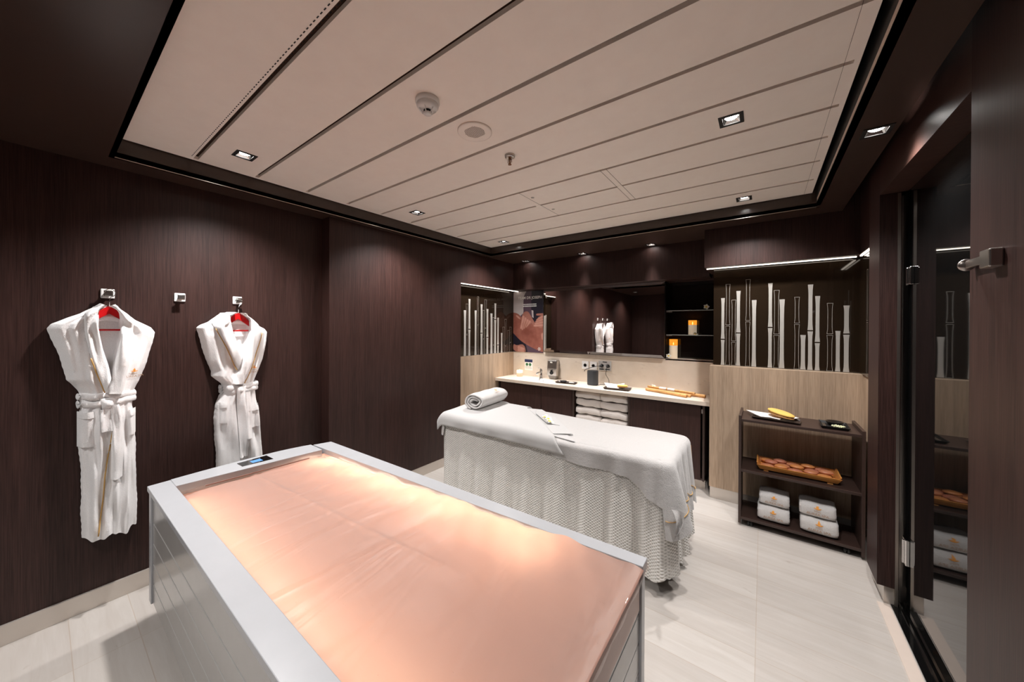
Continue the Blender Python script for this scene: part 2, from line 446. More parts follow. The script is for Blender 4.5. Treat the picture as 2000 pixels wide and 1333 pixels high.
while x < -.6:
    m.box(x, x+.012, .524, .5275, PZ-.0008, PZ+.0005); m.box(x, x+.012, .553, .556, PZ+.0205, PZ+.0222); x += .024
m.build('perforation', BLACK, ceiling)

# ------------------------------------------------------------------ downlights
def spot(loc, energy, size=118, blend=.75, col=(1, .965, .945), rad=.03, parent=None, rot=(0, 0, 0)):
    l = bpy.data.lights.new('lamp', 'SPOT'); l.energy = energy; l.spot_size = radians(size); l.spot_blend = blend
    l.color = col; l.shadow_soft_size = rad
    o = bpy.data.objects.new('lamp', l); COL.objects.link(o); o.location = loc; o.rotation_euler = rot
    if parent: o.parent = parent
    return o
def make_downlight():
    t = thing('downlight', '', 'ceiling light')
    m = MB(); a, b = .050, .034
    for (x0, x1, y0, y1) in ((-a, -b, -a, a), (b, a, -a, a), (-b, b, -a, -b), (-b, b, b, a)): m.box(x0, x1, y0, y1, -.003, .002)
    m.build('frame', BLACK, t, world=False)
    m = MB(); m.grid(lambda u, v: ((b-.012*v)*max(-1, min(1, 1.42*cos(2*pi*u))), (b-.012*v)*max(-1, min(1, 1.42*sin(2*pi*u))), .0+.014*v), 33, 4)
    m.build('reflector', CHROME, t, smooth=True, world=False)
    MB().lathe([(.001, .010), (.024, .010), (.024, .016), (.001, .016)], (0, 0, 0), 20).build('lens', LENS, t, smooth=False, world=False)
    return t
DL = make_downlight()
PANEL_W = 26
lights = [
 ('square downlight in the ceiling tray near the left wall, closest to the camera', (-2.442, .705), PZ, PANEL_W*1.45),
 ('square downlight in the ceiling tray near the left wall, middle of three', (-2.437, 1.937), PZ, PANEL_W*1.15),
 ('square downlight in the ceiling tray near the left wall, deepest into the room', (-2.45, 3.190), PZ, PANEL_W),
 ('large-looking square downlight in the right half of the ceiling tray', (-.128, 1.938), PZ, PANEL_W),
 ('square downlight in the ceiling tray near its far right corner', (-.123, 3.180), PZ, PANEL_W),
 ('added unseen square downlight in the ceiling tray above the right side of the white bed', (-.128, .705), PZ, PANEL_W*.35),  # added lamp out of view, kept for its bounce onto the ceiling
 ('square downlight in the dark ceiling border beside the glass door', (.408, 2.217), SZ, PANEL_W*.55),
 ('downlight in the dark ceiling border above the massage poster corner', (-2.582, 3.855), SZ, PANEL_W*.34),
 ('downlight in the dark ceiling border above the mirror', (-1.763, 3.855), SZ, PANEL_W*.34),
 ('downlight in the dark ceiling border above the right end of the mirror', (-.974, 3.855), SZ, PANEL_W*.34),
 ('downlight in the dark ceiling border behind the camera, over the left wall', (-2.60, -.75), SZ, PANEL_W*.6),
 ('added unseen downlight in the dark ceiling border behind the camera, in the middle', (-1.30, -.60), SZ, PANEL_W*.8),  # added behind the camera to brighten the room
 ('added unseen downlight in the dark ceiling border behind the camera, by the right wall', (-.10, -.60), SZ, PANEL_W*.5),  # extra unseen lamp, added for more light in the room
]
for i, (lab, (x, y), z, e) in enumerate(lights):
    o = DL if i == 0 else copy_tree(DL)
    o['label'] = lab; o['group'] = 'square downlights'
    o.location = (x, y, z)
for (lab, (x, y), z, e) in lights:
    if 3.8 < y < 3.9: spot((x, y, z-.008), e*7.0, 48, .9, rad=.03, rot=(radians(-9), 0, 0))
    else: spot((x, y, z-.008), e*1.55, 126, .9, rad=.035)

# smoke detector, speaker, sprinkler
t = thing('smoke_detector', 'round white smoke detector on the ceiling panels', 'smoke detector', (-1.19, 1.0, PZ))
MB().lathe([(.050, 0), (.052, -.014), (.046, -.020)], (-1.19, 1.0, PZ), 32).build('base', WHITE, t, smooth=True)
MB().lathe([(.046, -.018), (.047, -.030), (.038, -.042), (.020, -.046)], (-1.19, 1.0, PZ), 32).build('housing', WHITE, t, smooth=True)
MB().lathe([(.017, -.044), (.017, -.058)], (-1.19, 1.0, PZ), 20).build('sensor_cage', BLACK, t, smooth=True)
m = MB()
for k in range(6):
    a = k*pi/3; m.tube([(-1.19+.036*cos(a), 1+.036*sin(a), PZ-.043), (-1.19+.018*cos(a), 1+.018*sin(a), PZ-.060)], .0022, 6)
m.build('cage_rib', WHITE, t)
MB().lathe([(.0185, -.057), (.0185, -.062), (.001, -.063)], (-1.19, 1.0, PZ), 24).build('cap', WHITE, t, smooth=True)
t = thing('ceiling_speaker', 'round flush ceiling loudspeaker with a perforated grille', 'speaker', (-1.186, 1.30, PZ))
MB().lathe([(.086, 0), (.087, -.006), (.080, -.008), (.056, -.005), (.001, -.005)], (-1.186, 1.30, PZ), 40).build('housing', CEIL, t, smooth=True)
m = MB()
for i in range(-9, 10):
    for j in range(-9, 10):
        x, y = i*.0055+(j % 2)*.00275, j*.0048
        if x*x+y*y < .051**2: m.box(-1.186+x-.0014, -1.186+x+.0014, 1.30+y-.0014, 1.30+y+.0014, PZ-.0056, PZ-.0050)
m.build('grille', GROOVE, t)
t = thing('sprinkler_head', 'small brass and chrome fire sprinkler hanging from the ceiling', 'sprinkler', (-1.186, 1.60, PZ))
MB().lathe([(.030, 0), (.028, -.012), (.018, -.016), (.010, -.010)], (-1.186, 1.60, PZ), 28).build('escutcheon', STEEL, t, smooth=True)
m = MB().lathe([(.009, -.008), (.009, -.024), (.005, -.026), (.005, -.050), (.010, -.052), (.010, -.055), (.001, -.056)], (-1.186, 1.60, PZ), 16)
m.tube([(-1.197, 1.60, PZ-.022), (-1.199, 1.60, PZ-.040), (-1.188, 1.60, PZ-.052)], .002, 6); m.tube([(-1.175, 1.60, PZ-.022), (-1.173, 1.60, PZ-.040), (-1.184, 1.60, PZ-.052)], .002, 6)
m.build('nozzle', plain('brass', (.28, .14, .08), .3, metal=1.0), t, smooth=True)

# ------------------------------------------------------------------ bamboo glass panels
def bamboo(pl, coords, zb, plane_fn):
    m = MB()
    def seg(a0, a1, z0, z1, fill):
        w = a1-a0; c = (a0+a1)/2; n = 8; L = []; Rr = []
        for i in range(n+1):
            t = i/n; k = 1+.30*(abs(2*t-1)**5)-.14
            L.append((c-w/2*k, lerp(z0, z1, t))); Rr.append((c+w/2*k, lerp(z0, z1, t)))
        if fill:
            m.add([plane_fn(a, z) for a, z in L+Rr], [(i, i+1, n+2+i, n+1+i) for i in range(n)])
        else:
            e = .0022; ring = L+Rr[::-1]; inn = [(a+e if a < c else a-e, min(max(z, z0+e), z1-e)) for a, z in ring]; k = len(ring)
            m.add([plane_fn(a, z) for a, z in ring+inn], [(i, (i+1) % k, k+(i+1) % k, k+i) for i in range(k)])
    for (a0, a1, zt, zn, fill) in coords:
        if zn: seg(a0, a1, zn+.005, zt, fill); seg(a0, a1, zb+.002, zn-.005, fill)
        else: seg(a0, a1, zb+.002, zt, fill)
    return m
rb = [(-.312,-.286,1.823,1.444,1),(-.275,-.245,1.949,1.571,0),(-.230,-.200,1.803,1.425,0),(-.194,-.166,1.882,1.504,1),(-.124,-.094,1.980,1.610,0),(-.079,-.049,1.795,0,1),(.036,.063,1.935,1.555,1),(.076,.109,1.872,1.493,0),(.114,.145,1.793,0,1),(.212,.242,1.808,1.586,0),(.252,.282,1.493,0,1),(.297,.326,1.906,1.529,1),(.342,.369,1.810,1.434,1),(.414,.446,1.750,1.500,0),(.464,.490,1.529,0,1),(.510,.541,1.728,1.505,1)]
lb = [(3.053,3.089,1.751,0,1),(3.090,3.124,1.831,1.452,0),(3.135,3.167,1.894,1.518,1),(3.248,3.281,1.756,0,1),(3.294,3.321,1.937,1.571,0),(3.361,3.396,1.840,1.466,1),(3.404,3.434,1.766,1.389,0),(3.438,3.476,1.906,1.532,0),(3.482,3.514,1.784,1.409,1),(3.561,3.599,1.728,0,1),(3.607,3.637,1.676,1.303,0),(3.644,3.680,1.868,1.648,1),(3.706,3.740,1.675,1.299,1),(3.790,3.821,1.463,0,1),(3.829,3.868,1.548,0,0),(3.876,3.914,1.658,1.278,0),(3.942,3.982,1.499,0,0),(3.991,4.031,1.548,1.325,0)]
t = tag(B(-.373, .606, 3.705, 3.72, 1.207, 2.085).build('bamboo_glass_panel', BRZG), 'large dark bronze glass panel etched with bamboo stalks above the trolley', 'wall panel')
bamboo(t, rb, 1.207, lambda a, z: (a, 3.7046, z)).build('etched_bamboo', ETCH, t)
t = tag(B(.598, .61, 3.035, 3.705, 1.207, 2.085).build('bamboo_glass_panel', BRZG), 'narrow bronze bamboo glass panel on the side wall next to the door pillar', 'wall panel')
sb = [(3.10, 3.13, 1.80, 1.45, 1), (3.18, 3.21, 1.93, 1.52, 0), (3.27, 3.30, 1.88, 1.50, 1), (3.36, 3.39, 1.78, 0, 1), (3.45, 3.48, 1.97, 1.6, 0)]
bamboo(t, sb, 1.207, lambda a, z: (.5976, a, z)).build('etched_bamboo', ETCH, t)
t = tag(B(LX, LX+.010, 2.89, 4.098, 1.187, 2.055).build('bamboo_glass_panel', BRZG), 'dark bronze glass panel etched with bamboo stalks left of the massage poster', 'wall panel')
bamboo(t, lb, 1.187, lambda a, z: (LX+.0104, a, z)).build('etched_bamboo', ETCH, t)
structure(B(LX, LX+.010, 2.89, 4.098, .10, 1.187).build('trim_13', W_LIGHT))
structure(B(LX, LX+.008, 2.89, 3.72, 0, .10).build('baseboard_left_niche', BASE))
# LED strips
def led(name_label, boxes, mat=LED):
    m = MB()
    for b in boxes: m.box(*b)
    return tag(m.build('led_strip', mat), name_label, 'light strip', 'hidden led strips')
led('thin glowing strip light above the left bamboo glass', [(-2.872, -2.862, 2.90, 4.08, 2.055, 2.061)])
led('thin glowing strip light above the large bamboo glass beside the shelves', [(-.425, .57, 3.642, 3.652, 2.089, 2.095)])
led('short glowing strip light above the side bamboo glass by the pillar', [(.580, .592, 3.05, 3.60, 2.087, 2.094)])

# ------------------------------------------------------------------ vanity
CZ = .855
t = tag(B(-2.93, -.44, 3.90, 4.09, .09, .10).build('vanity_cabinet', W_DARK), 'long dark wood vanity cabinet under the stone worktop', 'cabinet')
m = MB()
m.box(-2.93, -2.915, 3.72, 4.09, .09, .815); m.box(-1.815, -1.795, 3.705, 4.09, .09, .815); m.box(-1.158, -1.140, 3.705, 4.09, .09, .815); m.box(-.458, -.44, 3.70, 4.09, .09, .815)
m.box(-2.915, -.458, 4.07, 4.09, .10, .815); m.box(-2.93, -.44, 3.72, 4.07, .09, .108)
m.build('carcass', W_BROWN, t)
B(-2.93, -.44, 3.76, 3.80, 0, .09).build('plinth', BASE, t)
for (a, b) in ((-2.885, -2.243), (-2.238, -1.818), (-1.136, -.475)):
    B(a, b, 3.70, 3.718, .10, .805).build('door', W_DARK, t, bevel=.0015)
m = B(-.468, -.458, 3.700, 3.712, .735, .775); m.build('hinge', STEEL, t)
# worktop with sink opening
sx0, sx1, sy0, sy1 = -2.63, -2.20, 3.755, 3.965
m = MB()
z0 = CZ-.038
m.box(LX+.012, sx0, 3.665, 4.098, z0, CZ); m.box(sx1, -.393, 3.665, 4.098, z0, CZ); m.box(sx0, sx1, 3.665, sy0, z0, CZ); m.box(sx0, sx1, sy1, 4.098, z0, CZ)
tag(m.build('stone_worktop', MARBLE), 'long cream stone worktop along the back wall', 'worktop')
t = thing('washbasin', 'white inset washbasin at the left end of the stone worktop', 'sink', ((sx0+sx1)/2, (sy0+sy1)/2, CZ))
def rr(x0, x1, y0, y1, rad, n=6):
    P = []
    for (cx, cy, a0) in ((x1-rad, y0+rad, -pi/2), (x1-rad, y1-rad, 0), (x0+rad, y1-rad, pi/2), (x0+rad, y0+rad, pi)):
        for k in range(n+1):
            a = a0+pi/2*k/n; P.append((cx+rad*cos(a), cy+rad*sin(a)))
    return P
def loops(levels, closed_end=True, closed_start=False):
    m = MB(); vs = []; n = len(levels[0][0])
    for poly, z in levels: vs += [(a, b, z) for a, b in poly]
    fs = [(i*n+k, i*n+(k+1) % n, (i+1)*n+(k+1) % n, (i+1)*n+k) for i in range(len(levels)-1) for k in range(n)]
    if closed_end: fs.append(tuple((len(levels)-1)*n+k for k in range(n)))
    if closed_start: fs.append(tuple(range(n))[::-1])
    m.add(vs, fs); return m
L = [(rr(sx0-.004, sx1+.004, sy0-.004, sy1+.004, .02), CZ+.001), (rr(sx0+.004, sx1-.004, sy0+.004, sy1-.004, .03), CZ+.002), (rr(sx0+.010, sx1-.010, sy0+.010, sy1-.010, .035), CZ-.02),
     (rr(sx0+.05, sx1-.05, sy0+.04, sy1-.04, .04), CZ-.09), (rr(sx0+.15, sx1-.15, sy0+.08, sy1-.08, .02), CZ-.10)]
loops(L).build('basin', PORC, t, smooth=True)
MB().lathe([(.001, 0), (.012, 0), (.013, -.004)], (-2.36, 3.955, CZ-.035), 16, 'y').build('overflow_hole', BLACK, t)
MB().lathe([(.022, .0), (.020, .004), (.001, .003)], (-2.415, 3.86, CZ-.099), 20).build('drain', CHROME, t, smooth=True)
t = thing('basin_tap', 'chrome mixer tap standing behind the washbasin', 'tap', (-2.43, 4.01, CZ))
MB().lathe([(.026, 0), (.026, .006), (.019, .010), (.018, .085), (.021, .105), (.018, .118), (.001, .120)], (-2.43, 4.01, CZ), 24).build('body', CHROME, t, smooth=True)
MB().tube([(-2.43, 4.005, CZ+.075), (-2.43, 3.95, CZ+.085), (-2.43, 3.905, CZ+.078), (-2.43, 3.895, CZ+.066)], [.014, .012, .011, .011], 12).build('spout', CHROME, t, smooth=True)
MB().tube([(-2.43, 4.01, CZ+.122), (-2.43, 3.985, CZ+.135), (-2.43, 3.94, CZ+.145)], [.012, .008, .006], 10, flat=.6).build('lever', CHROME, t, smooth=True)
structure(B(LX+.012, -.393, 4.088, 4.10, CZ, 1.205).build('trim_14', MARBLE))

# poster
t = tag(B(-2.945, -2.440, 4.078, 4.088, 1.190, 2.055).build('massage_poster', PAPER), 'spa poster with hands massaging a bare back, left of the mirror', 'poster')
X0, X1, Z0, Z1 = -2.945, -2.440, 1.190, 2.055
def pp(a, b, d): return (lerp(X0, X1, min(1, max(0, a))), 4.078-d, lerp(Z1, Z0, min(1, max(0, b))))
def skinm(name, c1, c2):
    q = NT(name); n = q.noise(q.mapped((1, 1, 1)), 7, 3); q.set(col=q.ramp(n, [(.3, c1), (.7, c2)]), rough=.35); return q.m
SK = skinm('print_skin', (.22, .065, .045), (.36, .13, .095)); SKH = skinm('print_skin_light', (.46, .21, .155), (.56, .29, .23)); SKD = skinm('print_hand', (.30, .115, .085), (.40, .17, .13))
PB = plain('print_navy_black', (.015, .012, .022), .35); PG = plain('print_grey', (.50, .44, .43), .35); PM = plain('print_mauve', (.10, .06, .085), .35)
mats = [PB, PG, PM, SK, SKH, SKD, PAPER]
m = MB()
def shp(mi, pts, d):
    m.cur = mi
    m.add([pp(a, b, d) for a, b in pts], [tuple(range(len(pts)))])
def smoothp(pts, it=2):
    for _ in range(it):
        q = []
        for i in range(len(pts)):
            a, b = pts[i], pts[(i+1) % len(pts)]
            q += [(.75*a[0]+.25*b[0], .75*a[1]+.25*b[1]), (.25*a[0]+.75*b[0], .25*a[1]+.75*b[1])]
        pts = q
    return pts
def cap(mi, a0, b0, a1, b1, w, d, w2=None):
    w2 = w2 or w*.75; K = .505/.865; dx, dy = (a1-a0), (b1-b0)/K; L_ = math.hypot(dx, dy); ux, uy = dx/L_, dy/L_; P_ = []
    for k in range(9):
        an = pi/2+pi*k/8; P_.append((a0+w*(cos(an)*ux-sin(an)*uy), b0+w*(cos(an)*uy+sin(an)*ux)*K))
    for k in range(9):
        an = -pi/2+pi*k/8; P_.append((a1+w2*(cos(an)*ux-sin(an)*uy), b1+w2*(cos(an)*uy+sin(an)*ux)*K))
    shp(mi, P_, d)
shp(2, [(0, 0), (1, 0), (1, 1), (0, 1)], .0004)
shp(1, [(0, 0), (.44, 0), (.34, .36), (.20, .42), (0, .36)], .0007)
shp(0, [(.62, 0), (1, 0), (1, .60), (.66, .50), (.60, .25)], .0007)
shp(0, [(0, .60), (.35, .70), (.50, 1), (0, 1)], .0007)
shp(3, smoothp([(0, .33), (0, .345), (.10, .35), (.22, .385), (.36, .47), (.60, .53), (.80, .565), (1.0, .555), (1, .57), (1, .98), (1, .985), (.85, .965), (.62, .915), (.42, .865), (.22, .80), (.08, .73), (0, .69), (0, .68)], 2), .0010)
shp(4, smoothp([(.93, .70), (1, .66), (1, .80), (.95, .78)], 2), .0012)
shp(4, smoothp([(.06, .38), (.18, .40), (.28, .47), (.16, .44)], 2), .0012)
shp(2, smoothp([(.36, .02), (.60, .02), (.62, .30), (.56, .36), (.38, .36), (.34, .30)], 1), .0013)
shp(1, [(.62, .31), (.68, .32), (.69, .44), (.64, .42)], .0014)
shp(5, smoothp([(.34, .34), (.50, .32), (.60, .40), (.68, .48), (.66, .52), (.48, .56), (.34, .52), (.28, .44)], 2), .0015)
cap(5, .60, .46, .73, .555, .055, .0016)
for k, (a, b, c, d2) in enumerate(((.56, .50, .44, .575), (.49, .48, .37, .595), (.42, .45, .31, .615), (.35, .42, .275, .60))):
    cap(5, a, b, c+.006, d2+.004, .050, .0017+k*.0002); cap(4, a, b, c, d2, .038, .0018+k*.0002)
shp(5, smoothp([(.84, .42), (1.0, .40), (1.0, .60), (.88, .60), (.78, .56), (.76, .50)], 2), .0015)
cap(5, .98, .385, .80, .385, .034, .0016)
for k in range(4):
    cap(5, 1.0-.03, .42+.045*k, .80-.03*k, .475+.030*k, .040, .0017+k*.0002); cap(4, 1.0-.03, .42+.045*k, .81-.03*k, .473+.030*k, .029, .0018+k*.0002)
shp(5, smoothp([(0, .86), (.12, .90), (.30, .865), (.40, .90), (.44, .98), (.42, 1.0), (0, 1.0)], 2), .0015)
cap(4, .20, .93, .36, .95, .045, .0017); cap(4, .18, .97, .36, .985, .030, .0018)
m.build('printed_picture', mats, t)
put_text('TEAM DR JOSEPH', .052, lambda a, b: (-2.66+a, 4.0750, 1.945+b), 'printed_lettering', PAPER, t, True)
m = MB()
for k in range(2):
    x = -2.775
    while x < -2.56:
        w = random.uniform(.006, .014); m.box(x, x+w, 4.0755, 4.0765, 1.862-k*.026, 1.876-k*.026); x += w+.003
m.build('printed_small_lines', PAPER, t)
m = MB()
for k in range(6):
    a = k*pi/3; m.tube([(-2.50+.008*cos(a), 4.0755, 1.245+.008*sin(a)), (-2.50+.026*cos(a), 4.0755, 1.245+.026*sin(a))], .004, 6)
m.build('printed_seal', PAPER, t)

# mirror
t = thing('wall_mirror', 'wide mirror above the stone worktop', 'mirror', (-1.66, 4.06, 1.63))
B(-2.412, -.876, 4.046, 4.088, 1.213, 2.058).build('backing', BLACK, t)
m = MB(); a0, a1, b0, b1 = -2.412, -.876, 1.213, 2.058; e = .030
o = [(a0, 4.046, b0), (a1, 4.046, b0), (a1, 4.046, b1), (a0, 4.046, b1)]; i_ = [(a0+e, 4.041, b0+e), (a1-e, 4.041, b0+e), (a1-e, 4.041, b1-e), (a0+e, 4.041, b1-e)]
m.add(o+i_, [(4, 5, 6, 7)]+[(k, (k+1) % 4, 4+(k+1) % 4, 4+k) for k in range(4)])
m.build('mirror_glass', MIRROR, t)

# shelf niche
structure(B(-.874, -.391, 4.252, 4.26, 1.207, 2.058).build('trim_16', NICHEB))
structure(B(-.400, -.391, 4.090, 4.252, 1.207, 2.058).build('trim_17', NICHEB))
structure(B(-.874, -.868, 4.090, 4.252, 1.207, 2.058).build('trim_18', NICHEB))
structure(B(-.874, -.391, 4.088, 4.26, 1.190, 1.207).build('trim_15', MARBLE))
for z, lab in ((1.738, 'upper clear glass shelf in the black niche right of the mirror'), (1.473, 'lower clear glass shelf in the black niche right of the mirror')):
    s = tag(B(-.867, -.401, 4.096, 4.250, z-.008, z).build('glass_shelf', glassm('shelf_glass', (.55, .60, .58)) if z > 1.7 else bpy.data.materials['shelf_glass']), lab, 'shelf', 'glass shelves beside the mirror')
    B(-.868, -.835, 4.105, 4.125, z-.018, z-.008).build('bracket', STEEL, s); B(-.868, -.835, 4.215, 4.235, z-.018, z-.008).build('bracket', STEEL, s)
    B(-.867, -.401, 4.0945, 4.096, z-.008, z).build('polished_edge', plain('glass_edge_grey', (.40, .43, .42), .2) if z > 1.7 else bpy.data.materials['glass_edge_grey'], s)
def candle(x, y, z, rad, h, lab, glass=True):
    t = thing('candle', lab, 'candle', (x, y, z), 'lit pillar candles')
    MB().lathe([(.001, 0.001), (rad*.93, .001), (rad*.93, h*.68), (rad*.80, h*.66), (.001, h*.64)], (x, y, z), 28).build('wax', WAXL, t, smooth=False)
    MB().lathe([(rad*.935, h*.68), (rad*.94, h*.84), (rad*.94, h), (rad*.90, h), (rad*.78, h*.66)], (x, y, z), 28).build('glowing_rim', WAXGLOW, t, smooth=True)
    MB().lathe([(.001, 0), (.0045, .006), (.005, .014), (.001, .032)], (x, y, z+h*.70), 12).build('flame', FLAME, t, smooth=True)
    if False: MB().lathe([(rad, 0), (rad, h*1.03), (rad+.0015, h*1.03), (rad+.0015, 0)], (x, y, z), 28).build('glass_cylinder', GLASS, t, smooth=True)
    l = bpy.data.lights.new('candle_glow', 'POINT'); l.energy = .10; l.color = (1, .45, .12); l.shadow_soft_size = .01
    q = bpy.data.objects.new('candle_glow', l); COL.objects.link(q); q.location = (x, y, z+h*.90)
    return t
candle(-.617, 4.170, 1.473, .044, .156, 'glowing pillar candle in glass on the lower glass shelf')
candle(-.806, 4.165, 1.207, .045, .212, 'glowing pillar candle standing at the bottom of the black niche')
t = thing('candle', 'short cream led candle on the worktop left of the washbasin', 'candle', (-2.765, 3.985, CZ), 'lit pillar candles')
MB().lathe([(.001, .001), (.042, 0), (.042, .085), (.034, .088), (.030, .078), (.001, .074)], (-2.765, 3.985, CZ), 28).build('wax', WAX, t, smooth=True)
MB().lathe([(.0425, .050), (.0425, .0855), (.034, .0885), (.030, .0785), (.001, .0745)], (-2.765, 3.985, CZ), 28).build('glowing_top', WAXTOP, t, smooth=True)
MB().lathe([(.001, 0), (.004, .006), (.001, .022)], (-2.765, 3.985, CZ+.075), 10).build('flame', FLAME, t, smooth=True)

# frangipani flowers
def make_flower(s=1.0, pm=PETAL, cm=YELLOW):
    t = thing('frangipani_flower', '', 'flower')
    m = MB()
    for k in range(5):
        a = k*2*pi/5
        def fn(uu, vv, a=a):
            w = .0125*s*sin(pi*min(1, vv*.92+.06))*(2*uu-1); rr_ = vv*.030*s
            zz = .006*s*vv+.004*s*sin(pi*vv)+.003*s*(2*uu-1)
            return (rr_*cos(a)-w*sin(a), rr_*sin(a)+w*cos(a), zz+.002)
        m.grid(fn, 5, 7)
    m.build('petals', pm, t, smooth=True, world=False)
    MB().lathe([(.001, .0075*s), (.008*s, .007*s), (.0115*s, .0055*s), (.0125*s, .0035*s)], (0, 0, .002), 12).build('flower_centre', cm, t, smooth=True, world=False)
    return t
FL = make_flower()
flowers = [
 ((-.484, 4.125, 1.768), (pi/2-.15, 0, .3), 'white frangipani flower on the upper glass shelf'),
 ((-.585, 4.117, 1.476), (.6, .1, .4), 'white frangipani flower in front of the candle on the lower glass shelf'),
 ((-.845, 4.108, 1.232), (1.0, 0, .2), 'white frangipani flower at the foot of the lowest niche candle'),
 ((-.975, 3.985, .900), (.35, .1, 1.0), 'white and yellow frangipani flower lying on the bamboo sticks'),
]
for i, (p, ro, lab) in enumerate(flowers):
    o = FL if i == 0 else copy_tree(FL); o.location = p; o.rotation_euler = ro; o['label'] = lab; o['group'] = 'frangipani flowers'

# wall things above the worktop
t = thing('soap_dispenser', 'brushed steel soap dispenser with a black push button on the marble splashback', 'soap dispenser', (-2.262, 4.088, 1.0))
L = [(rr(-2.335, -2.190, 4.005, 4.088, .010), .905), (rr(-2.335, -2.190, 3.998, 4.088, .012), 1.0), (rr(-2.333, -2.192, 4.012, 4.088, .012), 1.098), (rr(-2.326, -2.199, 4.022, 4.088, .012), 1.108)]
loops(L, True, True).build('body', STEEL, t, smooth=False)
B(-2.285, -2.252, 4.000, 4.008, 1.072, 1.088).build('name_plate', PAPER, t)
MB().lathe([(.024, 0), (.022, -.014), (.001, -.018)], (-2.262, 4.001, .942), 20, 'y').build('push_button', BLACK, t, smooth=True)
MB().lathe([(.011, 0), (.009, -.022), (.001, -.026)], (-2.262, 4.001, .972), 14, 'y').build('lock_pin', BLACK, t, smooth=True)
t = tag(loops([(rr(-2.310, -2.215, 4.02, 4.088, .012), .858), (rr(-2.322, -2.203, 4.01, 4.088, .012), .903)], True, True).build('drip_tray', plain('smoky_grey', (.30, .27, .24), .25)), 'smoky drip cup under the steel soap dispenser', 'drip cup')
t = tag(B(-2.748, -2.617, 4.086, 4.088, .936, 1.09).build('notice_card', PAPER), 'small white notice card with a navy band on the splashback', 'notice')
B(-2.748, -2.617, 4.085, 4.086, 1.050, 1.09).build('header_band', NAVY, t)
m = MB()
for x in (-2.709, -2.657): m.lathe([(.021, 0), (.021, -.001), (.017, -.001), (.017, 0)], (x, 4.0855, 1.018), 24, 'y'); m.box(x-.008, x+.008, 4.0848, 4.0855, 1.010, 1.026)
m.build('printed_symbol', GREEN, t)
m = MB()
for k in range(3): m.box(-2.735, -2.645+.01*k, 4.0850, 4.0856, .985-.012*k, .988-.012*k)
m.box(-2.735, -2.70, 4.0850, 4.0856, 1.062, 1.066); m.build('printed_small_lines', plain('print_grey_line', (.35, .36, .36), .6), t)
def socket(x0, x1, z0, z1, lab, dbl=False):
    t = thing('wall_socket', lab, 'socket', ((x0+x1)/2, 4.088, (z0+z1)/2), 'sockets on the marble splashback')
    fr = STEEL if dbl else WHITE
    B(x0, x1, 4.078, 4.088, z0, z1).build('cover_plate', plain('socket_grey', (.50, .48, .46), .4) if dbl else fr, t, bevel=.003)
    cs = [((x0+x1)/2)] if not dbl else [lerp(x0, x1, .27), lerp(x0, x1, .74)]
    for c in cs:
        zc = (z0+z1)/2
        MB().lathe([(.026, 0), (.026, -.002), (.021, -.002), (.020, .001), (.001, .001)], (c, 4.078, zc), 24, 'y').build('socket_ring', fr, t, smooth=False)
        m = MB()
        for dx in (-.009, .009): m.lathe([(.003, -.001), (.003, .001)], (c+dx, 4.077, zc), 8, 'y')
        m.build('pin_hole', BLACK, t)
    return t
socket(-1.865, -1.775, 1.018, 1.118, 'left white wall socket on the splashback')
socket(-1.755, -1.665, 1.018, 1.118, 'white wall socket directly left of the double socket')
t = socket(-1.645, -1.480, 1.015, 1.135, 'grey double wall socket with two black plugs', True)
for b in ((-1.590, -1.535, 4.076, 4.0785, 1.118, 1.128), (-1.63, -1.575, 4.076, 4.0785, 1.028, 1.040), (-1.555, -1.50, 4.076, 4.0785, 1.028, 1.040)): B(*b).build('black_sticker', BLACK, t)
def cable(pts, plug, lab):
    t = thing('power_cable', lab, 'cable', plug, 'black power cables')
    MB().lathe([(.018, 0), (.017, -.02), (.009, -.034), (.001, -.036)], plug, 16, 'y').build('plug', RUBBER, t, smooth=True)
    P = [Vector(p) for p in pts]; Q = []
    for i in range(len(P)-1):
        a, b, c, d = P[max(i-1, 0)], P[i], P[i+1], P[min(i+2, len(P)-1)]
        for k in range(6):
            s = k/6; Q.append(.5*((2*b)+(c-a)*s+(2*a-5*b+4*c-d)*s*s+(3*b-a-3*c+d)*s**3))
    Q.append(P[-1]); MB().tube(Q, .0032, 8).build('cord', RUBBER, t, smooth=True)
cable([(-1.600, 4.042, 1.075), (-1.63, 4.02, 1.073), (-1.70, 4.0, 1.055), (-1.765, 3.97, 1.03), (-1.775, 3.955, 1.005)], (-1.600, 4.077, 1.075), 'black cable from the left plug to the grey loudspeaker')
cable([(-1.523, 4.042, 1.075), (-1.523, 4.03, 1.04), (-1.53, 4.03, .98), (-1.50, 4.04, .92), (-1.495, 4.035, .875), (-1.52, 4.02, .860), (-1.60, 4.01, .859)], (-1.523, 4.077, 1.075), 'black cable hanging from the right plug down to the worktop')
# loudspeaker
t = thing('loudspeaker', 'dark grey oval loudspeaker on the stone worktop', 'speaker', (-1.655, 3.93, CZ))
loops([(rr(-1.716, -1.594, 3.870, 3.990, .045, 8), z) for z in (CZ+.006, CZ+.168)], True, True).build('fabric_body', SPKG, t, smooth=False)
loops([(rr(-1.713, -1.597, 3.873, 3.987, .044, 8), CZ+.168), (rr(-1.711, -1.599, 3.875, 3.985, .043, 8), CZ+.174)], True, False).build('top_plate', RUBBER, t)
loops([(rr(-1.712, -1.598, 3.874, 3.986, .044, 8), CZ), (rr(-1.712, -1.598, 3.874, 3.986, .044, 8), CZ+.006)], True, True).build('rubber_base', RUBBER, t)

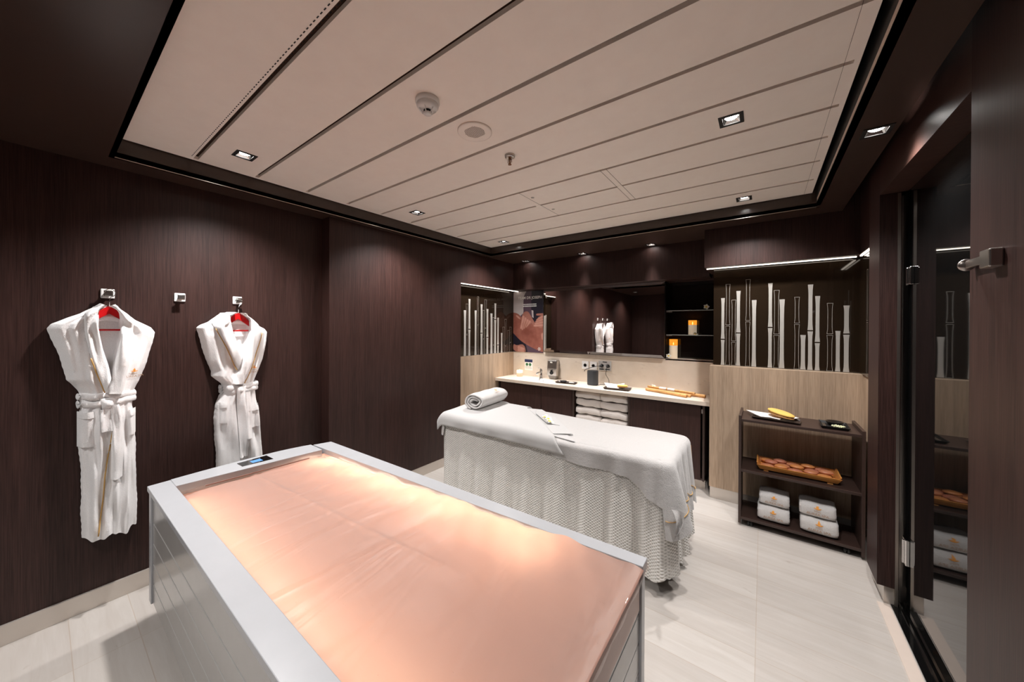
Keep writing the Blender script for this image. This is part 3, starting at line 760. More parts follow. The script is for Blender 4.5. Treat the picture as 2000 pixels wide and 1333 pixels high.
def oblong_tray(name, cx, cy, z, w, d, rot, mat, lab, h=.016, rim=.012):
    t = thing(name, lab, 'tray', (cx, cy, z))
    def R(a, b, zz): return (cx+a*cos(rot)-b*sin(rot), cy+a*sin(rot)+b*cos(rot), z+zz)
    m = MB(); n = 4
    def ring(k, zz): return [R(a*(w/2+k), b*(d/2+k), zz) for a, b in ((-1, -1), (1, -1), (1, 1), (-1, 1))]
    L = [ring(-rim*1.2, .0), ring(0, h), ring(-rim*.35, h), ring(-rim*1.5, .005)]
    vs = sum(L, []); fs = [(i*4+k, i*4+(k+1) % 4, (i+1)*4+(k+1) % 4, (i+1)*4+k) for i in range(3) for k in range(4)]+[(12, 13, 14, 15), (3, 2, 1, 0)]
    m.add(vs, fs); m.build('tray_body', mat, t, bevel=.001)
    return t, R
t, R = oblong_tray('serving_tray', -1.965, 3.845, CZ, .26, .115, .12, TRAYD, 'small dark oblong tray on the worktop between soap dispenser and loudspeaker')
c = R(-.045, .015, .006); MB().lathe([(.001, 0), (.030, 0), (.040, .014), (.038, .020), (.030, .014), (.001, .012)], c, 24, sx=1.1).build('dish_body', BLACK, thing('round_dish', 'small black dish on the oblong tray by the soap dispenser', 'dish', c), smooth=True)
def crystals(c, rad, n, name, lab, mat, seed, size=.005, flat=.5):
    random.seed(seed); m = MB()
    for _ in range(n):
        a = random.uniform(0, 2*pi); q = rad*sqrt(random.random()); s = size*random.uniform(.6, 1.3)
        x, y, z = c[0]+q*cos(a)*1.3, c[1]+q*sin(a)*flat, c[2]+random.uniform(0, size*1.6)
        m.add([(x+s, y, z), (x-s, y, z), (x, y+s, z), (x, y-s, z), (x, y, z+s), (x, y, z-s*.5)], [(0, 2, 4), (2, 1, 4), (1, 3, 4), (3, 0, 4), (2, 0, 5), (1, 2, 5), (3, 1, 5), (0, 3, 5)])
    o = tag(m.build(name, mat), lab, 'bath salt'); o['kind'] = 'stuff'; return o
crystals(R(.065, 0, .008), .028, 60, 'bath_salt', 'white salt crystals on the oblong tray by the soap dispenser', plain('salt_white', (.85, .84, .78), .4), 5)
t, R = oblong_tray('serving_tray', -1.315, 3.820, CZ, .285, .165, .10, TRAYD, 'dark rectangular tray with napkin and brush on the worktop right of the loudspeaker', .018)
def napkin(R, pts, z0, lab, th=.004):
    m = MB(); top = [R(a, b, z0+th+c) for a, b, c in pts]; bot = [R(a, b, z0+c) for a, b, c in pts]; n = len(pts)
    m.add(top+bot, [tuple(range(n)), tuple(range(n, 2*n))[::-1]]+[(i, (i+1) % n, n+(i+1) % n, n+i) for i in range(n)])
    return tag(m.build('folded_napkin', PAPER), lab, 'napkin')
napkin(R, [(-.165, .055, .040), (-.10, -.055, .008), (.02, -.06, .008), (.06, .02, .012), (.055, .10, .045), (-.02, .07, .03)], .010, 'white folded napkin on the dark tray beside the loudspeaker')
def loofah(c, rx, ry, h, rot, lab, tilt=0):
    t = thing('massage_brush', lab, 'brush', c)
    def P(a, b, z): return (c[0]+a*cos(rot)-b*sin(rot), c[1]+a*sin(rot)+b*cos(rot), c[2]+z+a*tilt)
    def mk(z0, z1, k):
        m = MB(); prof = [(.02, z0), (.85, z0), (1.0, lerp(z0, z1, .35)), (.97, lerp(z0, z1, .7)), (.80, z1), (.35, z1+.004), (.02, z1+.005)]
        vs = [P(rx*k*q*cos(2*pi*j/32), ry*k*q*sin(2*pi*j/32), z) for q, z in prof for j in range(32)]
        m.add(vs, [(i*32+j, i*32+(j+1) % 32, (i+1)*32+(j+1) % 32, (i+1)*32+j) for i in range(len(prof)-1) for j in range(32)]); return m
    mk(h*.45, h, 1).build('bristle_pad', LOOFAH, t, smooth=True)
    mk(0, h*.43, .97).build('wooden_back', BAMBOO, t, smooth=True)
    return t
loofah(R(.055, -.01, .028), .060, .040, .026, .1, 'oval yellow massage brush on the tray beside the loudspeaker')
# bamboo sticks
def stick(a, b, rad, lab, wrap=False):
    t = thing('bamboo_stick', lab, 'bamboo stick', a, 'bamboo massage sticks on the worktop')
    A, Bv = Vector(a), Vector(b); n = 26; P = []; Rr = []
    for i in range(n+1):
        s = i/n; P.append(A.lerp(Bv, s)); k = 1+.12*max(0, 1-abs(s-.36)/.02)+.12*max(0, 1-abs(s-.72)/.02); Rr.append(rad*k)
    MB().tube(P, Rr, 16).build('cane', BAMBOO, t, smooth=True)
    d = (Bv-A).normalized(); e = Bv+d*.0006
    MB().tube([Bv-d*.001, e], rad*.62, 14).build('hollow_end', plain('bamboo_hollow', (.22, .10, .04), .7) if 'bamboo_hollow' not in bpy.data.materials else bpy.data.materials['bamboo_hollow'], t)
    if wrap:
        for s0, s1 in ((.27, .42), (.45, .60)):
            pts = [A.lerp(Bv, lerp(s0, s1, k/16)) for k in range(17)]
            MB().tube(pts, [rad*(1.35+.10*(k % 2)) for k in range(17)], 14).build('cotton_wrap', TERRYW, t, smooth=True)
stick((-1.035, 3.935, CZ+.017), (-.605, 3.775, CZ+.017), .0165, 'bamboo stick lying closest to the worktop edge')
stick((-1.03, 3.965, CZ+.015), (-.575, 3.815, CZ+.015), .0145, 'bamboo stick second from the worktop edge, mostly hidden in the bundle')
stick((-1.02, 4.03, CZ+.017), (-.455, 3.865, CZ+.017), .0165, 'longest bamboo stick, reaching furthest right on the worktop')
stick((-1.03, 3.985, CZ+.040), (-.545, 3.85, CZ+.038), .0115, 'bamboo stick wrapped in white cotton on top of the bundle', True)

# folded towels in the open compartment
def make_folded(w, d, h, seed):
    random.seed(seed); t = None
    ph = [random.uniform(0, 6) for _ in range(4)]
    def sec(uu, vv):
        a = 2*pi*uu; ca, sa = cos(a), sin(a); e = .35
        y = (abs(ca)**e)*(1 if ca > 0 else -1)*d/2; z = (abs(sa)**.7)*(1 if sa > 0 else -1)*h/2
        x = (vv-.5)*w; k = 1-.10*(abs(2*vv-1)**6)
        z += .005*sin(x*22+ph[0])*(1 if sa > 0 else .6)+.003*sin(x*51+ph[1])
        return (x, y*k+.004*sin(x*30+ph[2]), z*k)
    m = MB(); m.grid(sec, 28, 15, wrap=True)
    n = 28; m.f.append(tuple(range(n))[::-1]); m.mi.append(0); m.f.append(tuple(14*n+k for k in range(n))); m.mi.append(0)
    return m
tp = [make_folded(.303, .30, .086, s).build('folded_towel', TERRYW, None, smooth=True, world=False) for s in (1, 2, 3, 4)]
k = 0
names_row = ['top', 'second', 'third', 'fourth', 'fifth', 'sixth', 'seventh']
for ci, x in enumerate((-1.627, -1.322)):
    for ri in range(7):
        o = tp[k] if k < 4 else tp[(k*3+ci) % 4].copy()
        if k >= 4: COL.objects.link(o)
        o.location = (x+random.uniform(-.004, .004), 3.86, .762-.0905*ri-(.0 if ci == 0 else .004)); o.rotation_euler = (0, random.uniform(-.02, .05), 0)
        tag(o, 'folded white bath towel, %s from the top of the %s column under the worktop' % (names_row[ri] if ri else 'first', 'left' if ci == 0 else 'right'), 'towel', 'folded towels under the worktop')
        k += 1

# ------------------------------------------------------------------ massage table and its linen
TX0, TX1, TY0, TY1 = -2.335, -.430, 2.135, 2.775
t = thing('massage_table', 'massage table mostly hidden under white linen, black castors showing', 'massage table', (-1.4, 2.45, 0))
L = [(rr(TX0+.02, TX1-.02, TY0+.02, TY1-.02, .06), z) for z in (.66, .735)]
loops(L, True, True).build('mattress', plain('cream_vinyl', (.6, .56, .5), .5), t, bevel=.015)
B(TX0+.12, TX1-.12, TY0+.10, TY1-.10, .60, .66).build('frame', RUBBER, t)
for x in (TX0+.035, TX1-.07):
    for y in (TY0+.12, TY1-.10):
        MB().tube([(x, y, .60), (x, y, .085)], .024, 12).build('leg', RUBBER, t, smooth=True)
        o_ = -.060 if x < -1 else -.01
        c = MB().lathe([(.001, -.016), (.036, -.016), (.040, -.010), (.040, .010), (.036, .016), (.001, .016)], (x+o_, y, .040), 24, 'y'); c.box(x+o_-.018, x+.018, y-.022, y+.022, .055, .090)
        c.build('castor', RUBBER, t, smooth=False)

def per(x0, x1, y0, y1, r, n):
    """points, normals and arc length round a rounded rectangle, starting at the middle of the back, going round"""
    segs = []
    Lx, Ly = x1-x0-2*r, y1-y0-2*r; T = 2*Lx+2*Ly+2*pi*r; out = []
    for i in range(n):
        s = T*i/n; q = s
        if q < Lx: out.append((x0+r+q, y0, 0, -1, s)); continue
        q -= Lx
        if q < pi*r/2: a = -pi/2+q/r; out.append((x1-r+r*cos(a), y0+r+r*sin(a), cos(a), sin(a), s)); continue
        q -= pi*r/2
        if q < Ly: out.append((x1, y0+r+q, 1, 0, s)); continue
        q -= Ly
        if q < pi*r/2: a = q/r; out.append((x1-r+r*cos(a), y1-r+r*sin(a), cos(a), sin(a), s)); continue
        q -= pi*r/2
        if q < Lx: out.append((x1-r-q, y1, 0, 1, s)); continue
        q -= Lx
        if q < pi*r/2: a = pi/2+q/r; out.append((x0+r+r*cos(a), y1-r+r*sin(a), cos(a), sin(a), s)); continue
        q -= pi*r/2
        if q < Ly: out.append((x0, y1-r-q, -1, 0, s)); continue
        q -= Ly
        a = pi+q/r; out.append((x0+r+r*cos(a), y0+r+r*sin(a), cos(a), sin(a), s))
    return out, T
def drape(x0, x1, y0, y1, r, ztop, hem, fold, n=460, rows=34, er=.028, topfn=None, open_from=None):
    P, T = per(x0, x1, y0, y1, r, n)
    m = MB(); vs = []; uvs = []; nin = 7
    for k in range(nin):                                   # top, from inner ring outward
        ins = (y1-y0)/2-.012-((y1-y0)/2-.012-er)*k/(nin-1)
        Q, _ = per(x0+ins, x1-ins, y0+ins, y1-ins, max(.008, r-ins*.6), n)
        for (x, y, nx, ny, s) in Q:
            vs.append((x, y, ztop+(topfn(x, y) if topfn else 0))); uvs.append((s, ins))
    for j in range(rows+1):
        for (x, y, nx, ny, s) in P:
            zh = hem(x, y, s); dtot = ztop-zh; arc = er*pi/2
            d = (dtot+er)*j/rows
            if d < arc: a = d/er; ox = -er+er*sin(a); oz = -er+er*cos(a)
            else: ox = 0; oz = -er-(d-arc)
            g = max(0, (d-.5*arc)/max(dtot, .1)); dx = fold(s, g, x, y, d)
            vs.append((x+nx*(ox+dx), y+ny*(ox+dx), ztop+oz+(topfn(x, y)*max(0, 1-d/.06) if topfn else 0))); uvs.append((s, -d))
    R = nin+rows+1
    fs = [(j*n+k, j*n+(k+1) % n, (j+1)*n+(k+1) % n, (j+1)*n+k) for j in range(R-1) for k in range(n)]
    fs.append(tuple(range(n))[::-1])
    m.add(vs, fs); m.uv = dict(enumerate(uvs)); return m, T
def gb(v, c, w): return math.exp(-((v-c)/w)**2)
TT = (TX1-TX0)
def hem1(x, y, s): return .118+.02*sin(s*2*pi/.37)+.012*sin(s*2*pi/.13+1)
def fold1(s, g, x, y, d):
    k = gb(x, TX1, .55)*.8+.35
    a = (.030*sin(s*2*pi/.21+1.3*sin(s*3.1))+.014*sin(s*2*pi/.097+s*2))*k
    right = 1.0 if x > TX1-.02 else 0
    return a*g**1.1+.012*g+.022*right*g*sin(s*2*pi/.165)+.05*gb(x, TX1, .06)*gb(y, TY0, .09)*g
m, T = drape(TX0, TX1, TY0, TY1, .05, .745, hem1, fold1, n=620, rows=40)
tag(m.build('bedspread', HONEY, None, smooth=True), 'white honeycomb weave bedspread hanging nearly to the floor round the massage table', 'bedspread')

def hem2(x, y, s):
    k = max(0, min(1, (x-(-.70))/.25)); k = k*k*(3-2*k)
    z = lerp(.650, .53, k)
    if x < -1.16: z = lerp(.650, .695, min(1, (-1.16-x)/.08))
    if x > TX1-.03:
        fr = (y-TY0)/(TY1-TY0); z = lerp(.44, .345, max(0, min(1, fr)))+.02*sin(s*2*pi/.19)
        if fr < .13: z -= .06*(1-fr/.13)
    if y > TY1-.03: z = .62
    if x < TX0+.05: z = .60
    return z
def fold2(s, g, x, y, d):
    k = gb(x, TX1, .30); right = 1.0 if x > TX1-.03 else 0
    return .010*sin(s*2*pi/.31)*g*(1-k)+k*g*((.014+.018*right)*sin(s*2*pi/.17+.6)+(.006+.008*right)*sin(s*2*pi/.09))+right*g*.022+.05*gb(x, TX1, .09)*gb(y, TY0, .10)*g+.004
def top2(x, y): return .010*sin((y-TY0)/(TY1-TY0)*pi)+.004*sin(x*7)+.002*sin(y*19+x*3)
m, T = drape(TX0-.012, TX1+.012, TY0-.012, TY1+.012, .07, .764, hem2, fold2, n=560, rows=26, er=.036, topfn=top2)
tw = tag(m.build('terry_sheet', TERRY, None, smooth=True), 'large white terry towel draped over the foot half of the massage table', 'towel')
# gold woven stripe near the hem at the foot end
def stripe_pts(dz):
    P, T = per(TX0-.012, TX1+.012, TY0-.012, TY1+.012, .07, 560); out = []
    for (x, y, nx, ny, s) in P:
        if x > TX1-.035 and y < TY1-.02:
            zh = hem2(x, y, s); zt = .764; z = zh+dz; d = zt-z; g = d/(zt-zh)
            o = fold2(s, g, x, y, d)+.0025; out.append((x+nx*o, y+ny*o, z))
    return out
P1 = stripe_pts(.085)
MB().tube(P1, .0022, 6).build('woven_stripe', GOLD, tw)
# hanging front corner tip of the towel
def tip(uu, vv):
    w = lerp(.060, .010, vv**.7); a = (uu-.5)*2
    return (TX1+.055+a*w*.55+.010*sin(vv*4), TY0-.035+.018*cos(a*2.6)-.012*vv, lerp(.52, .385, vv)+.012*a*a)
MB().grid(tip, 12, 12).build('towel_corner', TERRY, tw, smooth=True)

# flat towel over the head half with a diagonal edge
def wrapped(x, tpar, off):
    W = (TY1-TY0)/2; er = .036+off; yc = (TY0+TY1)/2; fl = W-.030; sgn = -1 if tpar < 0 else 1; q = abs(tpar)
    zt = .764+off
    if q < fl: return (x, yc+tpar, zt+top2(x, yc+tpar))
    q -= fl
    if q < er*pi/2: a = q/er; return (x, yc+sgn*(fl+er*sin(a)), zt-er+er*cos(a)+top2(x, yc+sgn*fl)*(1-a/1.6))
    q -= er*pi/2
    return (x, yc+sgn*(fl+er+.006*sin(x*19)*min(1, q*12)), zt-er-q)
def headtowel(uu, vv):
    tp_ = lerp(-.42, .40, vv); yy = (TY0+TY1)/2+tp_
    xe = lerp(-1.20, -1.79, max(0, min(1, (yy-2.16)/(2.70-2.16))))
    if tp_ < -.29: xe = -1.20+.10*min(1, (-.29-tp_)/.13)
    xs = -2.36; x = lerp(xs, xe, uu)
    p = wrapped(x, tp_, .012+.004*sin(uu*pi))
    if uu < .06: k = 1-uu/.06; p = (p[0]-.004, p[1], p[2]-.05*k*k)
    return p
m = MB().grid(headtowel, 60, 60)
o = tag(m.build('folded_bath_sheet', SMOOTHC, None, smooth=True), 'smooth white bath sheet over the head half of the massage table, cut off diagonally', 'towel')
q = o.modifiers.new('thick', 'SOLIDIFY'); q.thickness = .010; q.offset = 1
# terry return of that sheet at the head end edge
def slab(name, poly, z, th, mat, lab=None, parent=None, cat='towel'):
    m = MB(); n = len(poly); T_ = [(a, b, z+th+top2(a, b)) for a, b in poly]; Bt = [(a, b, z+top2(a, b)) for a, b in poly]
    m.add(T_+Bt, [tuple(range(n)), tuple(range(n, 2*n))[::-1]]+[(i, (i+1) % n, n+(i+1) % n, n+i) for i in range(n)])
    o = m.build(name, mat, parent, bevel=.002)
    return tag(o, lab, cat) if lab else o
base = slab('envelope_fold', [(-1.80, 2.715), (-1.655, 2.755), (-1.40, 2.56), (-1.10, 2.262), (-1.235, 2.176)], .766, .012, SMOOTHC, 'narrow white cloth folded like an envelope, laid diagonally with flowers on it', None, 'folded cloth')
slab('envelope_flap', [(-1.237, 2.180), (-1.262, 2.375), (-1.105, 2.250)], .778, .004, SMOOTHC, None, base)
slab('lower_flap', [(-1.237, 2.174), (-1.03, 2.150), (-1.10, 2.215), (-1.13, 2.235)], .766, .006, SMOOTHC, None, base)
slab('upper_flap', [(-1.70, 2.72), (-1.46, 2.57), (-1.27, 2.38), (-1.38, 2.37), (-1.60, 2.56)], .778, .003, SMOOTHC, None, base)
random.seed(8)
for i, (x, y, s) in enumerate(((-1.475, 2.500, 1.15), (-1.418, 2.455, 1.2), (-1.372, 2.395, 1.3))):
    o = copy_tree(FL); o.location = (x, y, .790); o.rotation_euler = (.25, -.2, i*1.3); o.scale = (s, s, s)
    o['label'] = ['frangipani blossom on the folded cloth, nearest the vanity', 'frangipani blossom on the folded cloth, middle of the three', 'frangipani blossom on the folded cloth, nearest the glowing bed'][i]; o['group'] = 'frangipani flowers'
# rolled towel
def towel_roll():
    t = thing('rolled_towel', 'thick rolled white towel with a small gold emblem at the head of the massage table', 'towel', (-2.14, 2.52, .79))
    ax = Vector((-.10, .99, 0)).normalized(); sd = Vector((.99, .10, 0)).normalized(); C = Vector((-2.13, 2.53, .787))
    def P(a, b, c): return tuple(C+ax*a+sd*b+Vector((0, 0, c)))
    W, H, Ln = .118, .082, .215
    N = 90; turns = 2.6; prof = []
    for i in range(N+1):
        s = i/N; a = -pi*.62-s*turns*2*pi; k = 1-.66*s
        prof.append((W*k*cos(a)+.006*sin(a*3), H+H*k*sin(a)-.002))
    th = .0135; inn = []
    for i in range(N+1):
        a, b = prof[max(0, i-1)]; c, d = prof[min(N, i+1)]; L_ = math.hypot(c-a, d-b); nx, ny = -(d-b)/L_, (c-a)/L_
        inn.append((prof[i][0]+nx*th*-1, prof[i][1]+ny*th*-1))
    # make sure the inner line lies inside
    if math.hypot(inn[0][0], inn[0][1]-H) > math.hypot(prof[0][0], prof[0][1]-H):
        inn = [(2*p[0]-q[0], 2*p[1]-q[1]) for p, q in zip(prof, inn)]
    ring = prof+inn[::-1]; n = len(ring); m = MB(); vs = []
    M_ = 16
    for j in range(M_+1):
        v = j/M_; a = lerp(-Ln, Ln, v); e = 1-.05*abs(2*v-1)**6
        for k, (b, c) in enumerate(ring): vs.append(P(a+.005*sin(k*.37), b*e, H+(c-H)*e+.0015*sin(k*.9+j)))
    fs = [(j*n+k, j*n+(k+1) % n, (j+1)*n+(k+1) % n, (j+1)*n+k) for j in range(M_) for k in range(n)]
    for j in (0, M_):
        for i in range(N): fs.append((j*n+i, j*n+i+1, j*n+n-2-i, j*n+n-1-i))
    m.add(vs, fs); m.build('towel_roll', TERRYM, t, smooth=True)
    m = MB(); m.grid(lambda uu, vv: P(lerp(-Ln*.98, Ln*.98, vv), lerp(-.03, .125, uu), .001+.013*sin(pi*min(1, uu*1.02))**.5), 14, 16); m.build('loose_end', TERRYM, t, smooth=True)
    def fn(a, b):
        an = .62+b/.10
        return P(.045+a*.9, W*1.022*cos(an), H+H*1.03*sin(an)+.004)
    logo(lambda a, b: fn(a, b), .13, t, ('AUREA',))
towel_roll()

# ------------------------------------------------------------------ floatation bed (foreground)
BH = .72
def yfo(x): return 1.236+(x+2.504)*.0250
def yfi(x): return 1.128+(x+2.40)*.0500
YN = .328
XL = lambda y: -2.560-.028*sin(pi*(y-.33)/.905)+.052*max(0, (y-.9)/.33)**2
XR = -.332
t = thing('floatation_bed', 'large white heated water bed with a glowing pink film surface in the foreground', 'spa bed', (-1.45, .78, 0))
# plinth and body
B(-2.38, -.44, .45, 1.12, 0, .13).build('plinth', GREYD, t)
m = MB(); NS = 40
def ring(ins, z):
    P = [(XR-ins, YN+ins), (XR-ins, yfo(XR)-ins)]
    for k in range(13): y = lerp(yfo(-2.5)-ins, YN+ins, k/12); P.append((XL(y)+ins, y))
    return P, z
loops([ring(.034, .13), ring(.034, .552)], True, True).build('inner_carcass', BLACK, t)
# slatted cladding: one mesh per side
zs = [.13, .232, .336, .440, .544, .694]
def slats_x(y, thick, x0, x1, sgn, nm):
    m = MB()
    for a, b in zip(zs, zs[1:]):
        m.box(x0, x1, min(y, y+sgn*thick), max(y, y+sgn*thick), a+.0035, b-.0035)
    return m.build(nm, PANELG, t, bevel=.0012)
slats_x(YN+.014, .016, -2.50, XR-.03, 1, 'side_panel')
slats_x(yfo(-1.4)-.045, .016, -2.45, XR-.03, 1, 'side_panel')
m = MB()
for a, b in zip(zs, zs[1:]): m.box(XR-.030, XR-.014, YN+.045, yfo(XR)-.045, a+.0035, b-.0035)
m.build('foot_panel', PANELG, t, bevel=.0012)
m = MB()
for a, b in zip(zs, zs[1:]): m.box(-2.545, -2.530, YN+.045, 1.19, a+.0035, b-.0035)
m.build('head_panel', PANELG, t, bevel=.0012)
for (x0, x1, y0, y1) in ((XR-.042, XR-.006, yfo(XR)-.046, yfo(XR)-.006), (XR-.042, XR-.006, YN+.006, YN+.044), (-2.552, -2.505, YN+.006, YN+.044), (-2.50, -2.46, 1.188, 1.222)):
    B(x0, x1, y0, y1, .13, .697).build('corner_post', LACQ, t, bevel=.003)
# rims
def rim(nm, outer, inner, z0=.694):
    m = MB(); n = len(outer)
    vs = [(a, b, BH) for a, b in outer]+[(a, b, BH) for a, b in inner]+[(a, b, z0) for a, b in outer]+[(a, b, z0-.03) for a, b in inner]
    fs = []
    for i in range(n-1):
        fs += [(i, i+1, n+i+1, n+i), (2*n+i, 2*n+i+1, 3*n+i+1, 3*n+i), (i, i+1, 2*n+i+1, 2*n+i), (n+i, n+i+1, 3*n+i+1, 3*n+i)]
    for i in (0, n-1): fs.append((i, n+i, 3*n+i, 2*n+i))
    m.add(vs, fs); return m.build(nm, LACQ, t, bevel=.0025)
YI = .416
rim('near_rim', [(lerp(-2.558, XR, k/10), YN) for k in range(11)], [(lerp(-2.565, XR, k/10), YI) for k in range(11)])
rim('far_rim', [(lerp(-2.503, XR, k/10), yfo(lerp(-2.503, XR, k/10))) for k in range(11)], [(lerp(-2.535, XR, k/10), yfi(lerp(-2.40, XR, k/10))) for k in range(11)])
ys = [lerp(YI+.0006, 1.1200, k/12) for k in range(13)]
hd = rim('head_rim', [(XL(y)-.004, y) for y in ys], [(lerp(-2.446, -2.388, (y-YI)/.7), y) for y in ys])
def hp(a, b, d=0):   # point on the head rim, a along y 0..1, b across 0..1
    p0, p1, p2, p3 = (-2.550, .70), (-2.561, .856), (-2.460, .860), (-2.471, .704)
    x = lerp(lerp(p0[0], p1[0], a), lerp(p3[0], p2[0], a), b); y = lerp(lerp(p0[1], p1[1], a), lerp(p3[1], p2[1], a), b); return (x, y, BH+d)
def quad(mb, a0, a1, b0, b1, z0, z1):
    vs = [hp(a, b, z) for z in (z0, z1) for a, b in ((a0, b0), (a1, b0), (a1, b1), (a0, b1))]
    mb.add(vs, [(0, 1, 2, 3), (4, 5, 6, 7), (0, 1, 5, 4), (1, 2, 6, 5), (2, 3, 7, 6), (3, 0, 4, 7)]); return mb
cp = quad(MB(), 0, 1, 0, 1, -.001, .0012).build('control_display', BLKG, t)
quad(MB(), .36, .70, .30, .80, .0012, .0016).build('lcd_screen', LCD, cp)
# inner tub walls and floor
TUB = plain('tub_lining', (.80, .62, .55), .5)
m = MB()
xi = -2.45
tub = [(xi, YI-.004), (XR-.012, YI-.004), (XR-.012, yfi(XR)+.004), (-2.39, yfi(-2.39)+.004)]
vs = [(a, b, z) for z in (.560, .690) for a, b in tub]
m.add(vs, [(0, 1, 2, 3), (0, 1, 5, 4), (1, 2, 6, 5), (2, 3, 7, 6), (3, 0, 4, 7)]); m.build('tub_lining', TUB, t)
random.seed(3)
def mz(uu, vv):
    x = lerp(-2.372, XR+.004, uu); y0, y1 = YI-.001, yfi(max(x, -2.40))-.001; y = lerp(y0, y1, vv)
    e = min(vv, 1-vv); z = lerp(.686, .7215, min(1, uu*1.25)) if uu < .8 else .7215
    z += -.004*math.exp(-(e/.05)**2)
    far = max(0, vv-.45)/.55
    z += far*(.0065*sin(x*13+y*9+1.5*sin(x*3))+.0045*sin(x*24-y*13+1)+.003*sin(x*47+y*30))*(1-max(0, uu-.85)*4)
    z += .0012*sin(x*9-y*26)+.0009*abs(sin(x*6+y*31))
    z += .0035*gb(y, .80+.06*(x+1.3), .010)*(1 if x < -.9 else .2) + .003*gb(x, -1.75-.15*y, .012)
    if uu > .975: z -= .010*((uu-.975)/.025)**2
    return (x, y, z)
m = MB().grid(mz, 240, 100)
m.build('water_film', MEMB, t, smooth=True)
def edge(uu, vv):
    y = lerp(YN+.004, yfi(XR)+.03, uu); k = vv*pi/2
    zz = .7222 if (y < YI or y > yfi(XR)) else .7222-.0
    return (XR+.002+.010*sin(k), y, zz-.010-.004+.014*cos(k)-.012*max(0, vv-.9)*10*(.6+.4*sin(y*40)))
MB().grid(edge, 60, 8).build('film_edge', PLASTIC, t, smooth=True)
m = MB(); m.grid(lambda uu, vv: (lerp(-2.432, -2.365, uu)+.010*vv, lerp(.43, 1.10, vv), .684+.004*sin(uu*9+vv*13)+.002*sin(vv*70)), 14, 60); m.build('loose_film', PLASTIC, t, smooth=True)
m = MB(); m.tube([(-2.385, .52, .700), (-2.345, 1.02, .702)], .0035, 8); m.build('film_rail', plain('rail_brown', (.22, .10, .07), .4), t)
# warm light tubes under the film
for (a, b, p, e) in (((-2.30, .445, .648), (-.55, .445, .648), 1, 3.0), ((-2.30, 1.105, .640), (-.62, 1.185, .640), 1, 6.0)):
    MB().tube([a, b], .006, 8).build('light_tube', emis('film_tube_%d' % int(e*10), (1, .80, .58), e*1.5), t)
def area(loc, size, sy, e, col, rot=(0, 0, 0), nm='tub_lamp'):
    l = bpy.data.lights.new(nm, 'AREA'); l.shape = 'RECTANGLE'; l.size = size; l.size_y = sy; l.energy = e; l.color = col
    o = bpy.data.objects.new(nm, l); COL.objects.link(o); o.location = loc; o.rotation_euler = rot; return o
WARM = (1, .80, .62)
area((-1.35, .50, .600), 2.0, .05, .20, WARM, (pi, 0, 0))
area((-1.50, 1.06, .600), 1.7, .05, .34, WARM, (pi, 0, 0))
def pt(loc, e, rad=.04, col=WARM, nm='tub_bulb'):
    l = bpy.data.lights.new(nm, 'POINT'); l.energy = e; l.color = col; l.shadow_soft_size = rad
    o = bpy.data.objects.new(nm, l); COL.objects.link(o); o.location = loc; return o
pt((-2.30, 1.04, .630), .12); pt((-.72, 1.06, .625), .16, .05); pt((-1.20, 1.08, .62), .10, .05); pt((-1.62, 1.08, .62), .07, .05)

# ------------------------------------------------------------------ robes, hangers, hooks
def rail(pts):   # [(y,z)] -> function z -> y
    tab = sorted([(z, y) for y, z in pts]); return lambda z: interp(tab, z)
WX = LX
def ribbon(inner, outer, D, bulge, n=40, m_=10, base=.0):
    def resample(p, n):
        L = [0]
        for a, b in zip(p, p[1:]): L.append(L[-1]+math.dist(a, b))
        out = []
        for i in range(n):
            s = L[-1]*i/(n-1); k = max(j for j in range(len(L)) if L[j] <= s+1e-9); k = min(k, len(p)-2)
            f_ = (s-L[k])/max(1e-9, L[k+1]-L[k]); out.append((lerp(p[k][0], p[k+1][0], f_), lerp(p[k][1], p[k+1][1], f_)))
        for _ in range(3): out = [out[0]]+[((out[i-1][0]+2*out[i][0]+out[i+1][0])/4, (out[i-1][1]+2*out[i][1]+out[i+1][1])/4) for i in range(1, n-1)]+[out[-1]]
        return out
    A, Bq = resample(inner, n), resample(outer, n)
    def fn(uu, vv):
        i = min(n-1, int(round(vv*(n-1)))); y = lerp(A[i][0], Bq[i][0], uu); z = lerp(A[i][1], Bq[i][1], uu)
        hgt = bulge*max(0, 1-abs(2*uu-1)**3)**.5
        return (WX+D(y, z)+base+hgt-.006*(1 if uu in (0, 1) else 0), y, z)
    return MB().grid(fn, m_, n)
